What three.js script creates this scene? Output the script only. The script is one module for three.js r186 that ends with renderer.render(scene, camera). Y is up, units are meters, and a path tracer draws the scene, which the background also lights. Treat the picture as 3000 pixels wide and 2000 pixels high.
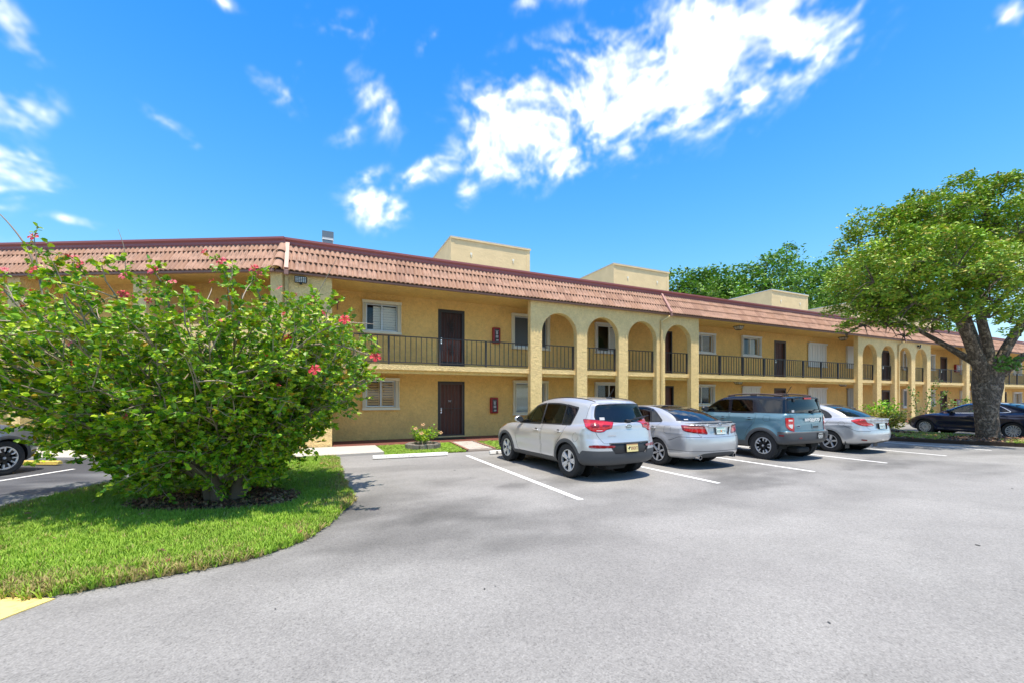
import * as THREE from 'three';
import { mergeGeometries, mergeVertices, toCreasedNormals } from 'three/addons/utils/BufferGeometryUtils.js';
import { RoundedBoxGeometry } from 'three/addons/geometries/RoundedBoxGeometry.js';
import { FontLoader } from 'three/addons/loaders/FontLoader.js';
import { TextGeometry } from 'three/addons/geometries/TextGeometry.js';

// ---------- camera, sky, sun, exposure ----------
const scene = new THREE.Scene();
const camera = new THREE.PerspectiveCamera(78.4, 1024 / 682, 0.1, 3000);
camera.position.set(0, 1.6, 0);
camera.lookAt(0, 1.6, -10);
camera.setViewOffset(1024, 682, 0, -56.6, 1024, 682);   // level camera, lens shifted up
const renderer = new THREE.WebGLRenderer({ antialias: true });
renderer.setSize(1024, 682);
renderer.toneMapping = THREE.LinearToneMapping;
renderer.toneMappingExposure = 1.38;
renderer.shadowMap.enabled = true;
renderer.shadowMap.type = THREE.PCFSoftShadowMap;

const TH = 24.6 * Math.PI / 180, SN = Math.sin(TH), CS = Math.cos(TH);
// (u along the long facade, v away from the camera, y up) to world
const W = (u, v, y = 0) => new THREE.Vector3(CS * u - SN * v, y, -(SN * u + CS * v));
const G = (X, Z, y = 0) => new THREE.Vector3(X, y, -Z);

function rng(seed) { let s = seed >>> 0; return () => { s = (s + 0x6D2B79F5) >>> 0; let t = Math.imul(s ^ (s >>> 15), 1 | s); t = (t + Math.imul(t ^ (t >>> 7), 61 | t)) ^ t; return ((t ^ (t >>> 14)) >>> 0) / 4294967296; }; }
const hash3 = (x, y, z) => { let h = Math.imul(x, 374761393) + Math.imul(y, 668265263) + Math.imul(z, 2147483647 ^ 1274126177); h = Math.imul(h ^ (h >>> 13), 1274126177); return ((h ^ (h >>> 16)) >>> 0) / 4294967296; };
function n3(x, y, z, per = 0) {
  const xi = Math.floor(x), yi = Math.floor(y), zi = Math.floor(z), a = x - xi, b = y - yi, c = z - zi;
  const u = a * a * (3 - 2 * a), v = b * b * (3 - 2 * b), w = c * c * (3 - 2 * c);
  const m = per ? (k => ((k % per) + per) % per) : (k => k);
  const x0 = m(xi), x1 = m(xi + 1), y0 = m(yi), y1 = m(yi + 1), z0 = zi, z1 = zi + 1;
  const L = (p, q, t) => p + (q - p) * t;
  return L(L(L(hash3(x0, y0, z0), hash3(x1, y0, z0), u), L(hash3(x0, y1, z0), hash3(x1, y1, z0), u), v),
    L(L(hash3(x0, y0, z1), hash3(x1, y0, z1), u), L(hash3(x0, y1, z1), hash3(x1, y1, z1), u), v), w);
}
function fbm(x, y, z, o = 4, g = 0.5) { let s = 0, a = 1, t = 0; for (let i = 0; i < o; i++) { s += a * n3(x, y, z); t += a; a *= g; x = x * 2.03 + 7.1; y = y * 2.03 + 3.7; z = z * 2.03 + 1.3; } return s / t; }
function fbmP(x, y, per, o = 4, g = 0.5, zz = 0) { let s = 0, a = 1, t = 0, p = per; for (let i = 0; i < o; i++) { s += a * n3(x, y, zz + i * 17, p); t += a; a *= g; x *= 2; y *= 2; p *= 2; } return s / t; }
const clamp = (x, a = 0, b = 1) => Math.min(b, Math.max(a, x));
const sst = (a, b, x) => { const t = clamp((x - a) / (b - a)); return t * t * (3 - 2 * t); };
const lerp = (a, b, t) => a + (b - a) * t;

// sun: almost overhead, leaning a little to the camera's side of the facade
const SUN = new THREE.Vector3(0.215 * SN - 0.02, 0.97, 0.215 * CS).normalize();
const sun = new THREE.DirectionalLight(new THREE.Color(1.0, 0.91, 0.76), 5.0);
sun.position.copy(SUN).multiplyScalar(80).add(new THREE.Vector3(6, 0, -16));
sun.target.position.set(6, 0, -16);
sun.castShadow = true;
sun.shadow.camera.left = -45; sun.shadow.camera.right = 45; sun.shadow.camera.top = 45; sun.shadow.camera.bottom = -45; sun.shadow.camera.far = 200;
sun.shadow.mapSize.set(4096, 4096); sun.shadow.radius = 1;
scene.add(sun, sun.target);

// sky: blue air with broken fair-weather cumulus, as a computed equirectangular map
{
  const w = 2048, h = 1024, d = new Float32Array(w * h * 4);
  // cloud banks on the tangent plane of the north sky: x, y, half length, half width, turn, density
  const C = [[.07, .67, .17, .125, .2, 1.15], [-.03, .625, .10, .095, 0, 1.1], [.26, .755, .22, .14, .4, 1.15], [.45, .825, .22, .155, .42, 1.15], [.63, .905, .20, .15, .36, 1.12], [.10, .565, .09, .05, -.1, .9], [.27, .60, .028, .075, .15, .6], [.20, .64, .10, .05, .5, .7], [.55, .74, .10, .06, .6, .7], [.38, .68, .10, .05, .5, .6], [.70, .78, .05, .06, .8, .5],
    [-.315, .45, .075, .05, -.5, .9], [-.19, .54, .11, .03, .45, .65], [-.105, .53, .022, .07, 0, .6], [-.34, .53, .06, .03, .2, .5], [-.325, .70, .035, .10, .45, .62], [-.37, .64, .05, .035, .5, .45], [-.55, .75, .075, .028, -.7, .55], [-.50, .79, .03, .025, 0, .4], [-.40, .90, .085, .045, -.5, .62], [-.205, .84, .02, .05, -.5, .5],
    [-.83, .675, .07, .016, -.6, .52], [-.77, .615, .04, .014, -.7, .42], [-1.18, .885, .11, .035, -.85, 1.0], [-1.2, .71, .10, .06, 0, 1.1], [-1.2, .565, .13, .065, -.6, 1.1], [-1.05, .405, .06, .022, -.1, 1.0], [-1.2, .44, .07, .025, 0, .6], [-1.22, .38, .08, .02, 0, .65],
    [1.2, .905, .07, .045, -.6, .95], [1.24, .30, .05, .11, 0, .8], [.10, .985, .10, .04, .3, .5], [-.7, .98, .08, .022, -.3, .5], [.02, .93, .05, .03, .5, .45]];
  for (let j = 0; j < h; j++) {
    const el = ((j + .5) / h - .5) * Math.PI, ce = Math.cos(el), y = Math.sin(el);
    for (let i = 0; i < w; i++) {
      const az = ((i + .5) / w - .5) * 2 * Math.PI, x = ce * Math.cos(az), z = ce * Math.sin(az), o = (j * w + i) * 4;
      let r, g, b;
      if (y < -0.02) { r = .30; g = .30; b = .29; }
      else {
        const e = Math.max(0, y), k = Math.pow(1 - e, 2.2);
        r = lerp(.004, .25, k); g = lerp(.185, .74, k); b = lerp(.73, .93, k);
        const hz = Math.pow(1 - e, 9); r += .80 * hz; g += .50 * hz; b += .32 * hz;   // bright pale haze added low in the sky to lighten the facade
        const cs = x * SUN.x + y * SUN.y + z * SUN.z, au = Math.exp((cs - 1) * 9) * .55 + Math.exp((cs - 1) * 90) * 1.2;   // the bright air round the sun
        r += au; g += au; b += au * .95;
        let m = 0;
        const wx = fbm(x * 5 + 31, y * 5, z * 5, 3) - .5, wy = fbm(x * 5, y * 5 + 57, z * 5, 3) - .5;
        if (z < -0.15) {
          const px = -x / z + wx * .11, py = -y / z + wy * .11;
          for (const c of C) {
            const dx = px - c[0], dy = py - c[1], co = Math.cos(c[4]), si = Math.sin(c[4]);
            const q = ((dx * co + dy * si) / c[2]) ** 2 + ((-dx * si + dy * co) / c[3]) ** 2;
            if (q < 4) m = Math.max(m, c[5] * Math.exp(-q * .9));
          }
        }
        const out = sst(-.52, -.2, z) + (z < 0 ? sst(1.3, 1.8, Math.abs(x / z)) + sst(1.05, 1.5, y / -z) : 0);
        if (out > 0 && y > .02) {
          const s = 1 / (y + .18), big = fbm(x * s * 1.1 + 4 + wx * .6, z * s * 1.1 + 9 + wy * .6, 3, 4);
          m = Math.max(m, clamp(out) * sst(.45, .70, big) * 1.0);  // cloud out of view, made denser to add neutral fill light
        }
        const fine = fbm(x * 17 + wx * 3, y * 17 + wy * 3, z * 17, 6, .58);
        const fine2 = fbm(x * 38 + y * 14 + wx * 9, y * 60 - x * 16 + wy * 9, z * 40, 5, .62);
        let den = m > .01 ? sst(.16, 2.0, m * 1.14 + ((fine - .5) * 2.6 + (fine2 - .5) * 1.9) * Math.min(1, m * 2.0)) : 0;
        den = Math.min(.90, den * 1.2);
        const sh = .55 + .5 * fine2 + .3 * fine + .3 * den, cl = [1.0 * sh, 1.01 * sh, 1.04 * sh];
        r = lerp(r, cl[0], den); g = lerp(g, cl[1], den); b = lerp(b, cl[2], den);
      }
      d[o] = r; d[o + 1] = g; d[o + 2] = b; d[o + 3] = 1;
    }
  }
  const t = new THREE.DataTexture(d, w, h, THREE.RGBAFormat, THREE.FloatType);
  t.mapping = THREE.EquirectangularReflectionMapping; t.magFilter = t.minFilter = THREE.LinearFilter; t.wrapS = THREE.RepeatWrapping; t.needsUpdate = true;
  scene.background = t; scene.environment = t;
}

// ---------- small helpers ----------
const lin = (r, g, b) => new THREE.Color().setRGB(r, g, b);
const names = {};
function numbered(n) { if (!(n in names)) { names[n] = 0; return n; } names[n]++; return n + '_' + String(names[n]).padStart(3, '0'); }
function shadows(o) { o.traverse(m => { if (m.isMesh) { m.castShadow = true; m.receiveShadow = true; } }); return o; }
function thing(name, label, category, pos = null, turn = 0, group = null) {
  const o = new THREE.Group(); o.name = numbered(name); if (pos) o.position.copy(pos); o.rotation.y = turn;
  o.userData = { label, category }; if (group) o.userData.group = group; scene.add(o); return o;
}
function part(parent, name, geo, m, label) {
  const g = Array.isArray(geo) ? merge(geo) : geo, o = new THREE.Mesh(g, m); o.name = name; o.castShadow = o.receiveShadow = true;
  if (label) o.userData.label = label; parent.add(o); return o;
}
function grp(parent, name, pos, label) { const o = new THREE.Group(); o.name = name; if (pos) o.position.copy(pos); if (label) o.userData.label = label; parent.add(o); return o; }
function solo(name, geo, m, label, category, group, pos, turn = 0) {
  const g = Array.isArray(geo) ? merge(geo) : geo, o = new THREE.Mesh(g, m); o.name = numbered(name); o.castShadow = o.receiveShadow = true;
  o.userData = { label, category }; if (group) o.userData.group = group; if (pos) o.position.copy(pos); o.rotation.y = turn; scene.add(o); return o;
}
function structure(name, geo, m, label, category) {
  const g = Array.isArray(geo) ? merge(geo) : geo, o = new THREE.Mesh(g, m); o.name = numbered(name); o.receiveShadow = true; o.castShadow = true;
  o.userData = { kind: 'structure', label, category }; scene.add(o); return o;
}
function norm(g) {   // only position, normal, uv; non-indexed
  let q = g.index ? g.toNonIndexed() : g; const o = new THREE.BufferGeometry(), n = q.attributes.position.count;
  o.setAttribute('position', q.attributes.position); if (!q.attributes.normal) q.computeVertexNormals(); o.setAttribute('normal', q.attributes.normal);
  o.setAttribute('uv', q.attributes.uv || new THREE.BufferAttribute(new Float32Array(n * 2), 2)); return o;
}
function merge(list) { return list.length === 1 ? list[0] : mergeGeometries(list.map(norm)); }
function metreUV(g, s = 1, ox = 0, oy = 0) {
  g = norm(g); const p = g.attributes.position, n = g.attributes.normal, uv = new Float32Array(p.count * 2);
  for (let i = 0; i < p.count; i++) {
    const ax = Math.abs(n.getX(i)), ay = Math.abs(n.getY(i)), az = Math.abs(n.getZ(i)); let a, b;
    if (ay > ax && ay > az) { a = p.getX(i); b = p.getZ(i); } else if (ax > az) { a = p.getZ(i); b = p.getY(i); } else { a = p.getX(i); b = p.getY(i); }
    uv[i * 2] = a * s + ox; uv[i * 2 + 1] = b * s + oy;
  }
  g.setAttribute('uv', new THREE.BufferAttribute(uv, 2)); return g;
}
const bx = (x0, x1, y0, y1, z0, z1) => metreUV(new THREE.BoxGeometry(x1 - x0, y1 - y0, z1 - z0).translate((x0 + x1) / 2, (y0 + y1) / 2, (z0 + z1) / 2));
function rbx(x0, x1, y0, y1, z0, z1, r = .01, s = 2) { return new RoundedBoxGeometry(x1 - x0, y1 - y0, z1 - z0, s, Math.min(r, (x1 - x0) / 2.01, (y1 - y0) / 2.01, (z1 - z0) / 2.01)).translate((x0 + x1) / 2, (y0 + y1) / 2, (z0 + z1) / 2); }
function bar(a, b, r, seg = 6) { const d = b.clone().sub(a), l = d.length(); return new THREE.CylinderGeometry(r, r, l, seg).applyQuaternion(new THREE.Quaternion().setFromUnitVectors(new THREE.Vector3(0, 1, 0), d.normalize())).translate((a.x + b.x) / 2, (a.y + b.y) / 2, (a.z + b.z) / 2); }
const V = (x, y, z) => new THREE.Vector3(x, y, z);
function limb(pts, rads, seg = 8, per = 6) {   // tapered tube through points
  const c = new THREE.CatmullRomCurve3(pts), n = Math.max(2, (pts.length - 1) * per), P = [], N = [], U = [], I = []; let nor = null, L = 0, last = null;
  for (let i = 0; i <= n; i++) {
    const t = i / n, p = c.getPoint(t), T = c.getTangent(t).normalize(), k = t * (rads.length - 1), ki = Math.min(rads.length - 2, Math.floor(k)), r = lerp(rads[ki], rads[ki + 1], k - ki);
    if (!nor) nor = Math.abs(T.y) < .9 ? V(0, 1, 0) : V(1, 0, 0); nor = nor.clone().sub(T.clone().multiplyScalar(nor.dot(T))).normalize(); const bi = T.clone().cross(nor);
    if (last) L += p.distanceTo(last); last = p;
    for (let j = 0; j <= seg; j++) { const a = j / seg * Math.PI * 2, d = nor.clone().multiplyScalar(Math.cos(a)).add(bi.clone().multiplyScalar(Math.sin(a))); P.push(p.x + d.x * r, p.y + d.y * r, p.z + d.z * r); N.push(d.x, d.y, d.z); U.push(a * r, L); }
  }
  for (let i = 0; i < n; i++) for (let j = 0; j < seg; j++) { const a = i * (seg + 1) + j, b = a + seg + 1; I.push(a, a + 1, b, b, a + 1, b + 1); }
  const g = new THREE.BufferGeometry(); g.setAttribute('position', new THREE.Float32BufferAttribute(P, 3)); g.setAttribute('normal', new THREE.Float32BufferAttribute(N, 3)); g.setAttribute('uv', new THREE.Float32BufferAttribute(U, 2)); g.setIndex(I); return g.toNonIndexed();
}
function tex(n, fn, srgb = false) {   // n x n texture from fn(x, y in 0..1) -> [r,g,b] or grey, 0..1
  const d = new Uint8Array(n * n * 4);
  for (let j = 0; j < n; j++) for (let i = 0; i < n; i++) { const c = fn((i + .5) / n, (j + .5) / n), o = (j * n + i) * 4; if (c.length) { d[o] = clamp(c[0]) * 255; d[o + 1] = clamp(c[1]) * 255; d[o + 2] = clamp(c[2]) * 255; } else d[o] = d[o + 1] = d[o + 2] = clamp(c) * 255; d[o + 3] = 255; }
  const t = new THREE.DataTexture(d, n, n); t.wrapS = t.wrapT = THREE.RepeatWrapping; t.magFilter = THREE.LinearFilter; t.minFilter = THREE.LinearMipmapLinearFilter; t.generateMipmaps = true; t.anisotropy = 8; if (srgb) t.colorSpace = THREE.SRGBColorSpace; t.needsUpdate = true; return t;
}
const rep = (t, s) => { const c = t.clone(); c.repeat.set(s, s); c.needsUpdate = true; return c; };
function canvasTex(w, h, draw) { const c = document.createElement('canvas'); c.width = w; c.height = h; draw(c.getContext('2d'), w, h); const t = new THREE.CanvasTexture(c); t.colorSpace = THREE.SRGBColorSpace; t.anisotropy = 8; return t; }
const std = (color, roughness = .8, o = {}) => new THREE.MeshStandardMaterial({ color, roughness, ...o });

// ---------- materials ----------
// skip-trowelled stucco: flat knifed patches with ragged ridges
const stuccoB = tex(1024, (x, y) => { const wx = fbmP(x * 10, y * 10, 10, 3, .5, 3), wy = fbmP(x * 10, y * 10, 10, 3, .5, 9); const a = fbmP(x * 22 + wx * 2.6, y * 22 + wy * 2.6, 22, 3, .55); const ridge = 1 - Math.abs(a - .5) * 9; return .45 + .4 * Math.max(0, ridge) + .35 * (fbmP(x * 60, y * 60, 60, 2, .5, 40) - .5) + .25 * (a > .5 ? 1 : 0); });
const stuccoC = tex(512, (x, y) => { const a = fbmP(x * 6, y * 6, 6, 4, .55, 5), b = fbmP(x * 60, y * 60, 60, 2, .5, 8); const c = fbmP(x * 24, y * 24, 24, 3, .6, 77), k = .90 + .14 * (a - .5) + .16 * (b - .5) + .15 * (c - .5); return [k, k * (.985 + .03 * (b - .5)), k * .97]; });
const stucco = (r, g, b) => std(lin(r, g, b), .93, { map: rep(stuccoC, .37), bumpMap: rep(stuccoB, .55), bumpScale: .018 });
const M = {};
M.wall = stucco(.95, .635, .225);
M.trim = stucco(.95, .695, .32);
M.box = std(lin(.80, .615, .345), .9, { map: rep(tex(512, (x, y) => { const a = fbmP(x * 90, y * 2, 2, 3, .6, 3), b = fbmP(x * 8, y * 8, 8, 4), d = sst(.66, .78, a) * sst(.35, .65, fbmP(x * 30, y * 3, 3, 2, .5, 9)); const k = .93 + .14 * (b - .5) - .22 * d; return [k, k * .99, k * .97]; }), .4), bumpMap: rep(stuccoB, .25), bumpScale: .006 });
M.maroon = std(lin(.33, .105, .10), .42);
M.brownMetal = std(lin(.30, .16, .13), .5);
M.pinkMetal = std(lin(.48, .27, .22), .55);
M.black = std(lin(.018, .018, .02), .55);
M.rail = std(lin(.045, .036, .033), .5);
M.dark = std(lin(.012, .012, .013), .9);
M.cream = std(lin(.80, .75, .60), .5);
M.whiteMetal = std(lin(.74, .74, .72), .45);
M.alu = std(lin(.55, .57, .58), .35, { metalness: .5 });
M.redbox = std(lin(.34, .012, .015), .35);
M.chrome = std(lin(.75, .75, .76), .12, { metalness: 1 });
M.glass = new THREE.MeshPhysicalMaterial({ color: lin(.96, .98, .96), roughness: .02, transmission: 1, thickness: 0, ior: 1.5 });
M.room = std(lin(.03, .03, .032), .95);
M.doorBrown = std(lin(.15, .042, .022), .5, { map: tex(256, (x, y) => { const k = .8 + .3 * (fbmP(x * 40, y * 4, 4, 3) - .5) + .15 * (fbmP(x * 8, y * 8, 8, 2) - .5); return k; }) });
M.doorRed = std(lin(.27, .06, .03), .25, { map: M.doorBrown.map });
M.iron = std(lin(.028, .026, .026), .5);
M.grille = std(lin(.085, .055, .045), .5);
const tileTex = tex(512, (x, y) => { const s = fbmP(x * 64, y * 3, 3, 3, .55), b = fbmP(x * 10, y * 10, 10, 3), f = fbmP(x * 120, y * 120, 120, 2); const k = .82 + .22 * (s - .5) + .16 * (b - .5) + .18 * (f - .5) - .35 * sst(.62, .8, s) ; return [k, k * .985, k * .97]; });
M.tiles = [[.46, .272, .187], [.50, .30, .212], [.42, .24, .16], [.48, .29, .208], [.36, .205, .142]].map((c, i) => { const t = rep(tileTex, 1); t.offset.set(i * .21, i * .37); return std(lin(...c), .85, { map: t }); });
M.tileEdge = std(lin(.25, .10, .075), .9);
// ---------- ground ----------
function flat(pts, y, uvs = 1) { const s = new THREE.Shape(pts.map(p => new THREE.Vector2(p[0], p[1]))); const g = new THREE.ShapeGeometry(s, 8).rotateX(-Math.PI / 2).translate(0, y, 0); return g; }
function slab(pts, y0, y1, bev = 0) { const s = new THREE.Shape(pts.map(p => new THREE.Vector2(p[0], p[1]))); const g = new THREE.ExtrudeGeometry(s, { depth: y1 - y0 - bev, bevelEnabled: bev > 0, bevelSize: bev, bevelThickness: bev, bevelOffset: -bev, bevelSegments: 2 }).rotateX(-Math.PI / 2).translate(0, y0, 0); return metreUV(g); }
const uvXZ = (u, v) => [CS * u - SN * v, SN * u + CS * v];
const UVP = l => l.map(p => uvXZ(p[0], p[1]));
function smooth(pts, n = 6, closed = true) { const c = new THREE.CatmullRomCurve3(pts.map(p => V(p[0], p[1], 0)), closed, 'centripetal'); return c.getPoints(pts.length * n).slice(0, closed ? -1 : undefined).map(p => [p.x, p.y]); }
function inside(p, x, y) { let c = false; for (let i = 0, j = p.length - 1; i < p.length; j = i++) if ((p[i][1] > y) !== (p[j][1] > y) && x < (p[j][0] - p[i][0]) * (y - p[i][1]) / (p[j][1] - p[i][1]) + p[i][0]) c = !c; return c; }
function polyD(p, x, y) { let d = 1e9, s = 1; for (let i = 0, j = p.length - 1; i < p.length; j = i++) { const ex = p[j][0] - p[i][0], ey = p[j][1] - p[i][1], wx = x - p[i][0], wy = y - p[i][1], t = clamp((wx * ex + wy * ey) / (ex * ex + ey * ey || 1e-12)), bx2 = wx - ex * t, by2 = wy - ey * t; d = Math.min(d, bx2 * bx2 + by2 * by2); const c1 = y >= p[i][1], c2 = y < p[j][1], c3 = ex * wy > ey * wx; if ((c1 && c2 && c3) || (!c1 && !c2 && !c3)) s = -s; } return s * Math.sqrt(d); }

const asphN = tex(1024, (x, y) => { const st = n3(x * 300, y * 300, 3, 300), s2 = n3(x * 150, y * 150, 9, 150), b = fbmP(x * 9, y * 9, 9, 3); const k = .76 + .25 * (st - .5) + .17 * (s2 - .5) + .10 * (b - .5) - (st < .14 ? .12 : 0) + (st > .88 ? .10 : 0); return [k, k * .995, k * .985]; });
M.asphalt = std(lin(.305, .299, .292), .92, { map: rep(asphN, .42), bumpMap: rep(asphN, .42), bumpScale: .006, vertexColors: true });
M.asphaltDark = std(lin(.085, .092, .108), .8, { map: rep(asphN, .5), bumpMap: rep(asphN, .5), bumpScale: .006, vertexColors: true });
M.concrete = std(lin(.62, .58, .52), .9, { map: rep(asphN, .6) });
M.redPaint = std(lin(.21, .07, .05), .75, { map: rep(asphN, .3) });
M.soil = std(lin(.065, .042, .026), .98, { map: rep(asphN, .7) });
M.turf = std(lin(.115, .115, .045), .98, { map: rep(asphN, .7) });
M.whitePaint = std(lin(.80, .80, .79), .7, { map: rep(tex(512, (x, y) => { const a = fbmP(x * 40, y * 40, 40, 3); return 1 - .22 * sst(.55, .75, a); }), .8) });
M.yellowPaint = std(lin(.74, .55, .13), .7, { map: rep(tex(512, (x, y) => { const a = fbmP(x * 30, y * 30, 30, 3, .5, 4); return 1 - .3 * sst(.52, .75, a); }), .8) });
M.stopWhite = std(lin(.80, .78, .74), .8, { map: M.whitePaint.map });

structure('ground', new THREE.PlaneGeometry(900, 900).rotateX(-Math.PI / 2).translate(0, -.03, 0), std(lin(.20, .2, .19), .95), 'pale ground running out beyond the parking lot', 'ground');

function painted(geo, fn) { const p = geo.attributes.position, c = new Float32Array(p.count * 3); for (let i = 0; i < p.count; i++) { const k = fn(p.getX(i), -p.getZ(i)); c[i * 3] = k[0]; c[i * 3 + 1] = k[1]; c[i * 3 + 2] = k[2]; } geo.setAttribute('color', new THREE.BufferAttribute(c, 3)); return geo; }
// worn, patchy wheel-polished asphalt: stains, old tyre marks and pale scoured streaks
const arcs = [[1.7, 3.4, 4.6, .06], [2.2, 4.4, 4.7, .05], [5.2, 2.0, 4.2, .06], [8.6, 1.2, 4.6, .05]];
const lotStain = (X, Z) => {
  const u = CS * X + SN * Z, v = -SN * X + CS * Z;
  let k = 1.0 + .26 * (fbm(u * .35, v * .35, 5, 4) - .5) + .20 * (fbm(u * 1.3, v * 1.6, 15, 4) - .5);
  const band = Math.exp(-(((v - 6.2 - .8 * Math.sin(u * .5)) / 1.5) ** 2)) * (u > -1 && u < 19 ? 1 : .35);
  k -= band * .46 * sst(.38, .70, fbm(u * .9 + 3, v * 1.3, 33, 6, .62));            // oil and rubber where cars turn in
  k -= .22 * sst(.54, .7, fbm(u * .22 + 9, v * 1.1 + u * .12, 71, 5));            // long scuffed streaks
  k += .10 * sst(.55, .72, fbm(u * .3 + 19, v * .8 - u * .2, 91, 4));
  k -= .26 * Math.exp(-(((X + .9) / 2.0) ** 2) - (((Z - 5.4) / 1.3) ** 2)) * sst(.36, .66, fbm(u * 1.6 + 5, v * 1.9, 61, 6, .62));
  k += .16 * sst(.52, .64, fbm(u * .45 + v * .5 + 2, v * .25 - u * .2, 121, 4)) * Math.exp(-(((v - 5.2) / 2.2) ** 2));    // pale scoured sweep
  for (const s of [4.9, 8.2, 11.2, 14.3]) k -= .12 * Math.exp(-(((u - s) / .5) ** 2)) * sst(5.5, 7, v) * sst(.40, .62, fbm(u * 2, v * 2, 44, 3));
  for (const a of arcs) { const r = Math.hypot(u - a[0], v - a[1] - 2), w = Math.exp(-(((r - a[2] * .55) / .09) ** 2)); k -= w * a[3] * 1.6 * (v > 5.4 && v < 11 ? 1 : .2) * sst(.35, .6, fbm(u, v, 8, 2)); }
  return [k, k * (.995 + .01 * fbm(u, v, 3, 2)), k * .99];
};
const lotGeo = painted(new THREE.PlaneGeometry(72, 46, 360, 230).rotateX(-Math.PI / 2).translate(17, 0, -10), lotStain);
{ const uv = lotGeo.attributes.uv, p = lotGeo.attributes.position; for (let i = 0; i < uv.count; i++) uv.setXY(i, p.getX(i), -p.getZ(i)); }
const lot = structure('parking_lot', lotGeo, M.asphalt, 'pale worn grey asphalt of the parking lot', 'parking lot');
// stall lines
const stall = (pts, name = 'parking_line') => part(lot, name, flat(pts, .004), M.whitePaint);
for (const u of [3.74, 6.84, 9.80, 12.76, 15.86, 18.75]) stall(UVP([[u - .055, 5.55], [u + .055, 5.55], [u + .055, 11.2], [u - .055, 11.2]]));
// fallen scraps and tar spots on the lot
{
  const r = rng(5), g = []; for (let i = 0; i < 34; i++) { const Z = 2.6 + r() * 9, X = -3 + r() * (Z * 1.6 + 2); if (X < -2 && Z > 3) continue; const s = .005 + r() * r() * .02; const q = new THREE.CircleGeometry(s, 6).scale(1 + r(), 1, 1).rotateZ(r() * 6).rotateX(-Math.PI / 2).translate(X, .006, -Z); g.push(q); }
  const o = part(lot, 'tar_spots', g, std(lin(.06, .058, .055), .9)); o.userData.kind = 'stuff';
}
// sealed dark asphalt on the left
const darkPts = [[-45, 3.5], [-7.15, 3.9], [-7.2, 6.5], [-7.35, 8.2], [-6.9, 9.8], [-6.3, 10.55], [-12.5, 10.95], [-45, 12.8]];
{
  const g = new THREE.PlaneGeometry(40, 10, 200, 50).rotateX(-Math.PI / 2).translate(-26, .004, -8); const p = g.attributes.position, I = [], ix = g.index.array;
  for (let i = 0; i < p.count; i++) g.attributes.uv.setXY(i, p.getX(i), -p.getZ(i));
  for (let i = 0; i < ix.length; i += 3) { let c = 0; for (let k = 0; k < 3; k++) if (-p.getZ(ix[i + k]) < 12.9 + (p.getX(ix[i + k]) + 45) * -.057) c++; if (c) I.push(ix[i], ix[i + 1], ix[i + 2]); } g.setIndex(I);
  painted(g, (X, Z) => { const a = sst(.52, .66, fbm(X * .5, Z * 2.2 + X * .35, 5, 5)); const k = .85 + .3 * (fbm(X, Z, 8, 3) - .5) + a * 1.1; return [k, k * .97, k * (.97 - a * .08)]; });
  const o = structure('sealed_asphalt', g, M.asphaltDark, 'dark sealed asphalt bay beside the red-flowered bush', 'pavement');
  const ln = (a, b, w = .1) => { const dx = b[0] - a[0], dz = b[1] - a[1], l = Math.hypot(dx, dz), nx = -dz / l * w / 2, nz = dx / l * w / 2; part(o, 'parking_line', flat([[a[0] + nx, a[1] + nz], [b[0] + nx, b[1] + nz], [b[0] - nx, b[1] - nz], [a[0] - nx, a[1] - nz]], .009), M.whitePaint); };
  ln([-9.95, 4.6], [-9.9, 9.45]); ln([-13.1, 4.6], [-13.0, 9.6]); ln([-8.9, 9.42], [-7.3, 9.30]);
}
// pavements
const walkPts = [[-45, 12.85], [-12.5, 10.95], [-6.45, 10.62], ...UVP([[-.6, 12.36], [1.66, 12.45], [1.63, 14.34], [.3, 14.36], [-1.2, 14.36]]), [-7.2, 12.07], [-14.3, 12.48], [-45, 14.35]];
const walk = structure('sidewalk', slab(walkPts, -.02, .075, .012), M.concrete, 'pale concrete sidewalk along the building foot', 'sidewalk');
const redw = structure('red_walkway', slab(UVP([[.34, 14.36], [66, 14.36], [66, 16.24], [.34, 16.24]]), -.02, .06, .008), M.redPaint, 'dark red painted walkway under the balcony', 'walkway');
// paver path to the ground floor door, laid paver by paver in a red kerb
{
  const bed = structure('paver_path', slab(UVP([[4.03, 11.95], [4.9, 11.9], [5.02, 14.34], [4.20, 14.34]]), -.02, .045), std(lin(.30, .25, .21), .95), 'short paver path leading to the lower barred door', 'path');
  const pg = [0, 1, 2].map(i => rbx(0, .192, 0, .03, -.128, 0, .006, 1)), pm = [[.56, .51, .45], [.50, .45, .40], [.62, .57, .51]].map(c => std(lin(...c), .9, { map: rep(asphN, 2) }));
  const r = rng(8);
  for (let i = 0; i < 17; i++) for (let j = -1; j < 4; j++) { const v = 12.02 + i * .135, t = (v - 11.95) / 2.39, u0 = lerp(4.08, 4.25, t), a = j * .2 + (i % 2) * .1; const x = Math.max(0, a), e = Math.min(.74, a + .2); if (e - x < .05) continue; const o = part(bed, 'paver', pg[0], pm[Math.floor(r() * 3)]); const p = W(u0 + x, v, .042 + r() * .004); o.position.copy(p); o.rotation.y = TH; o.scale.x = (e - x) / .2; }
  for (const s of [0, 1]) for (let i = 0; i < 11; i++) { const v = 11.98 + i * .215, t = (v - 11.95) / 2.39; const o = part(bed, 'edging_brick', rbx(0, .07, 0, .045, -.2, 0, .006, 1), std(lin(.30, .15, .10), .9)); o.position.copy(W(lerp(s ? 4.86 : 3.98, s ? 4.99 : 4.15, t), v, .042)); o.rotation.y = TH; }
}
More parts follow.
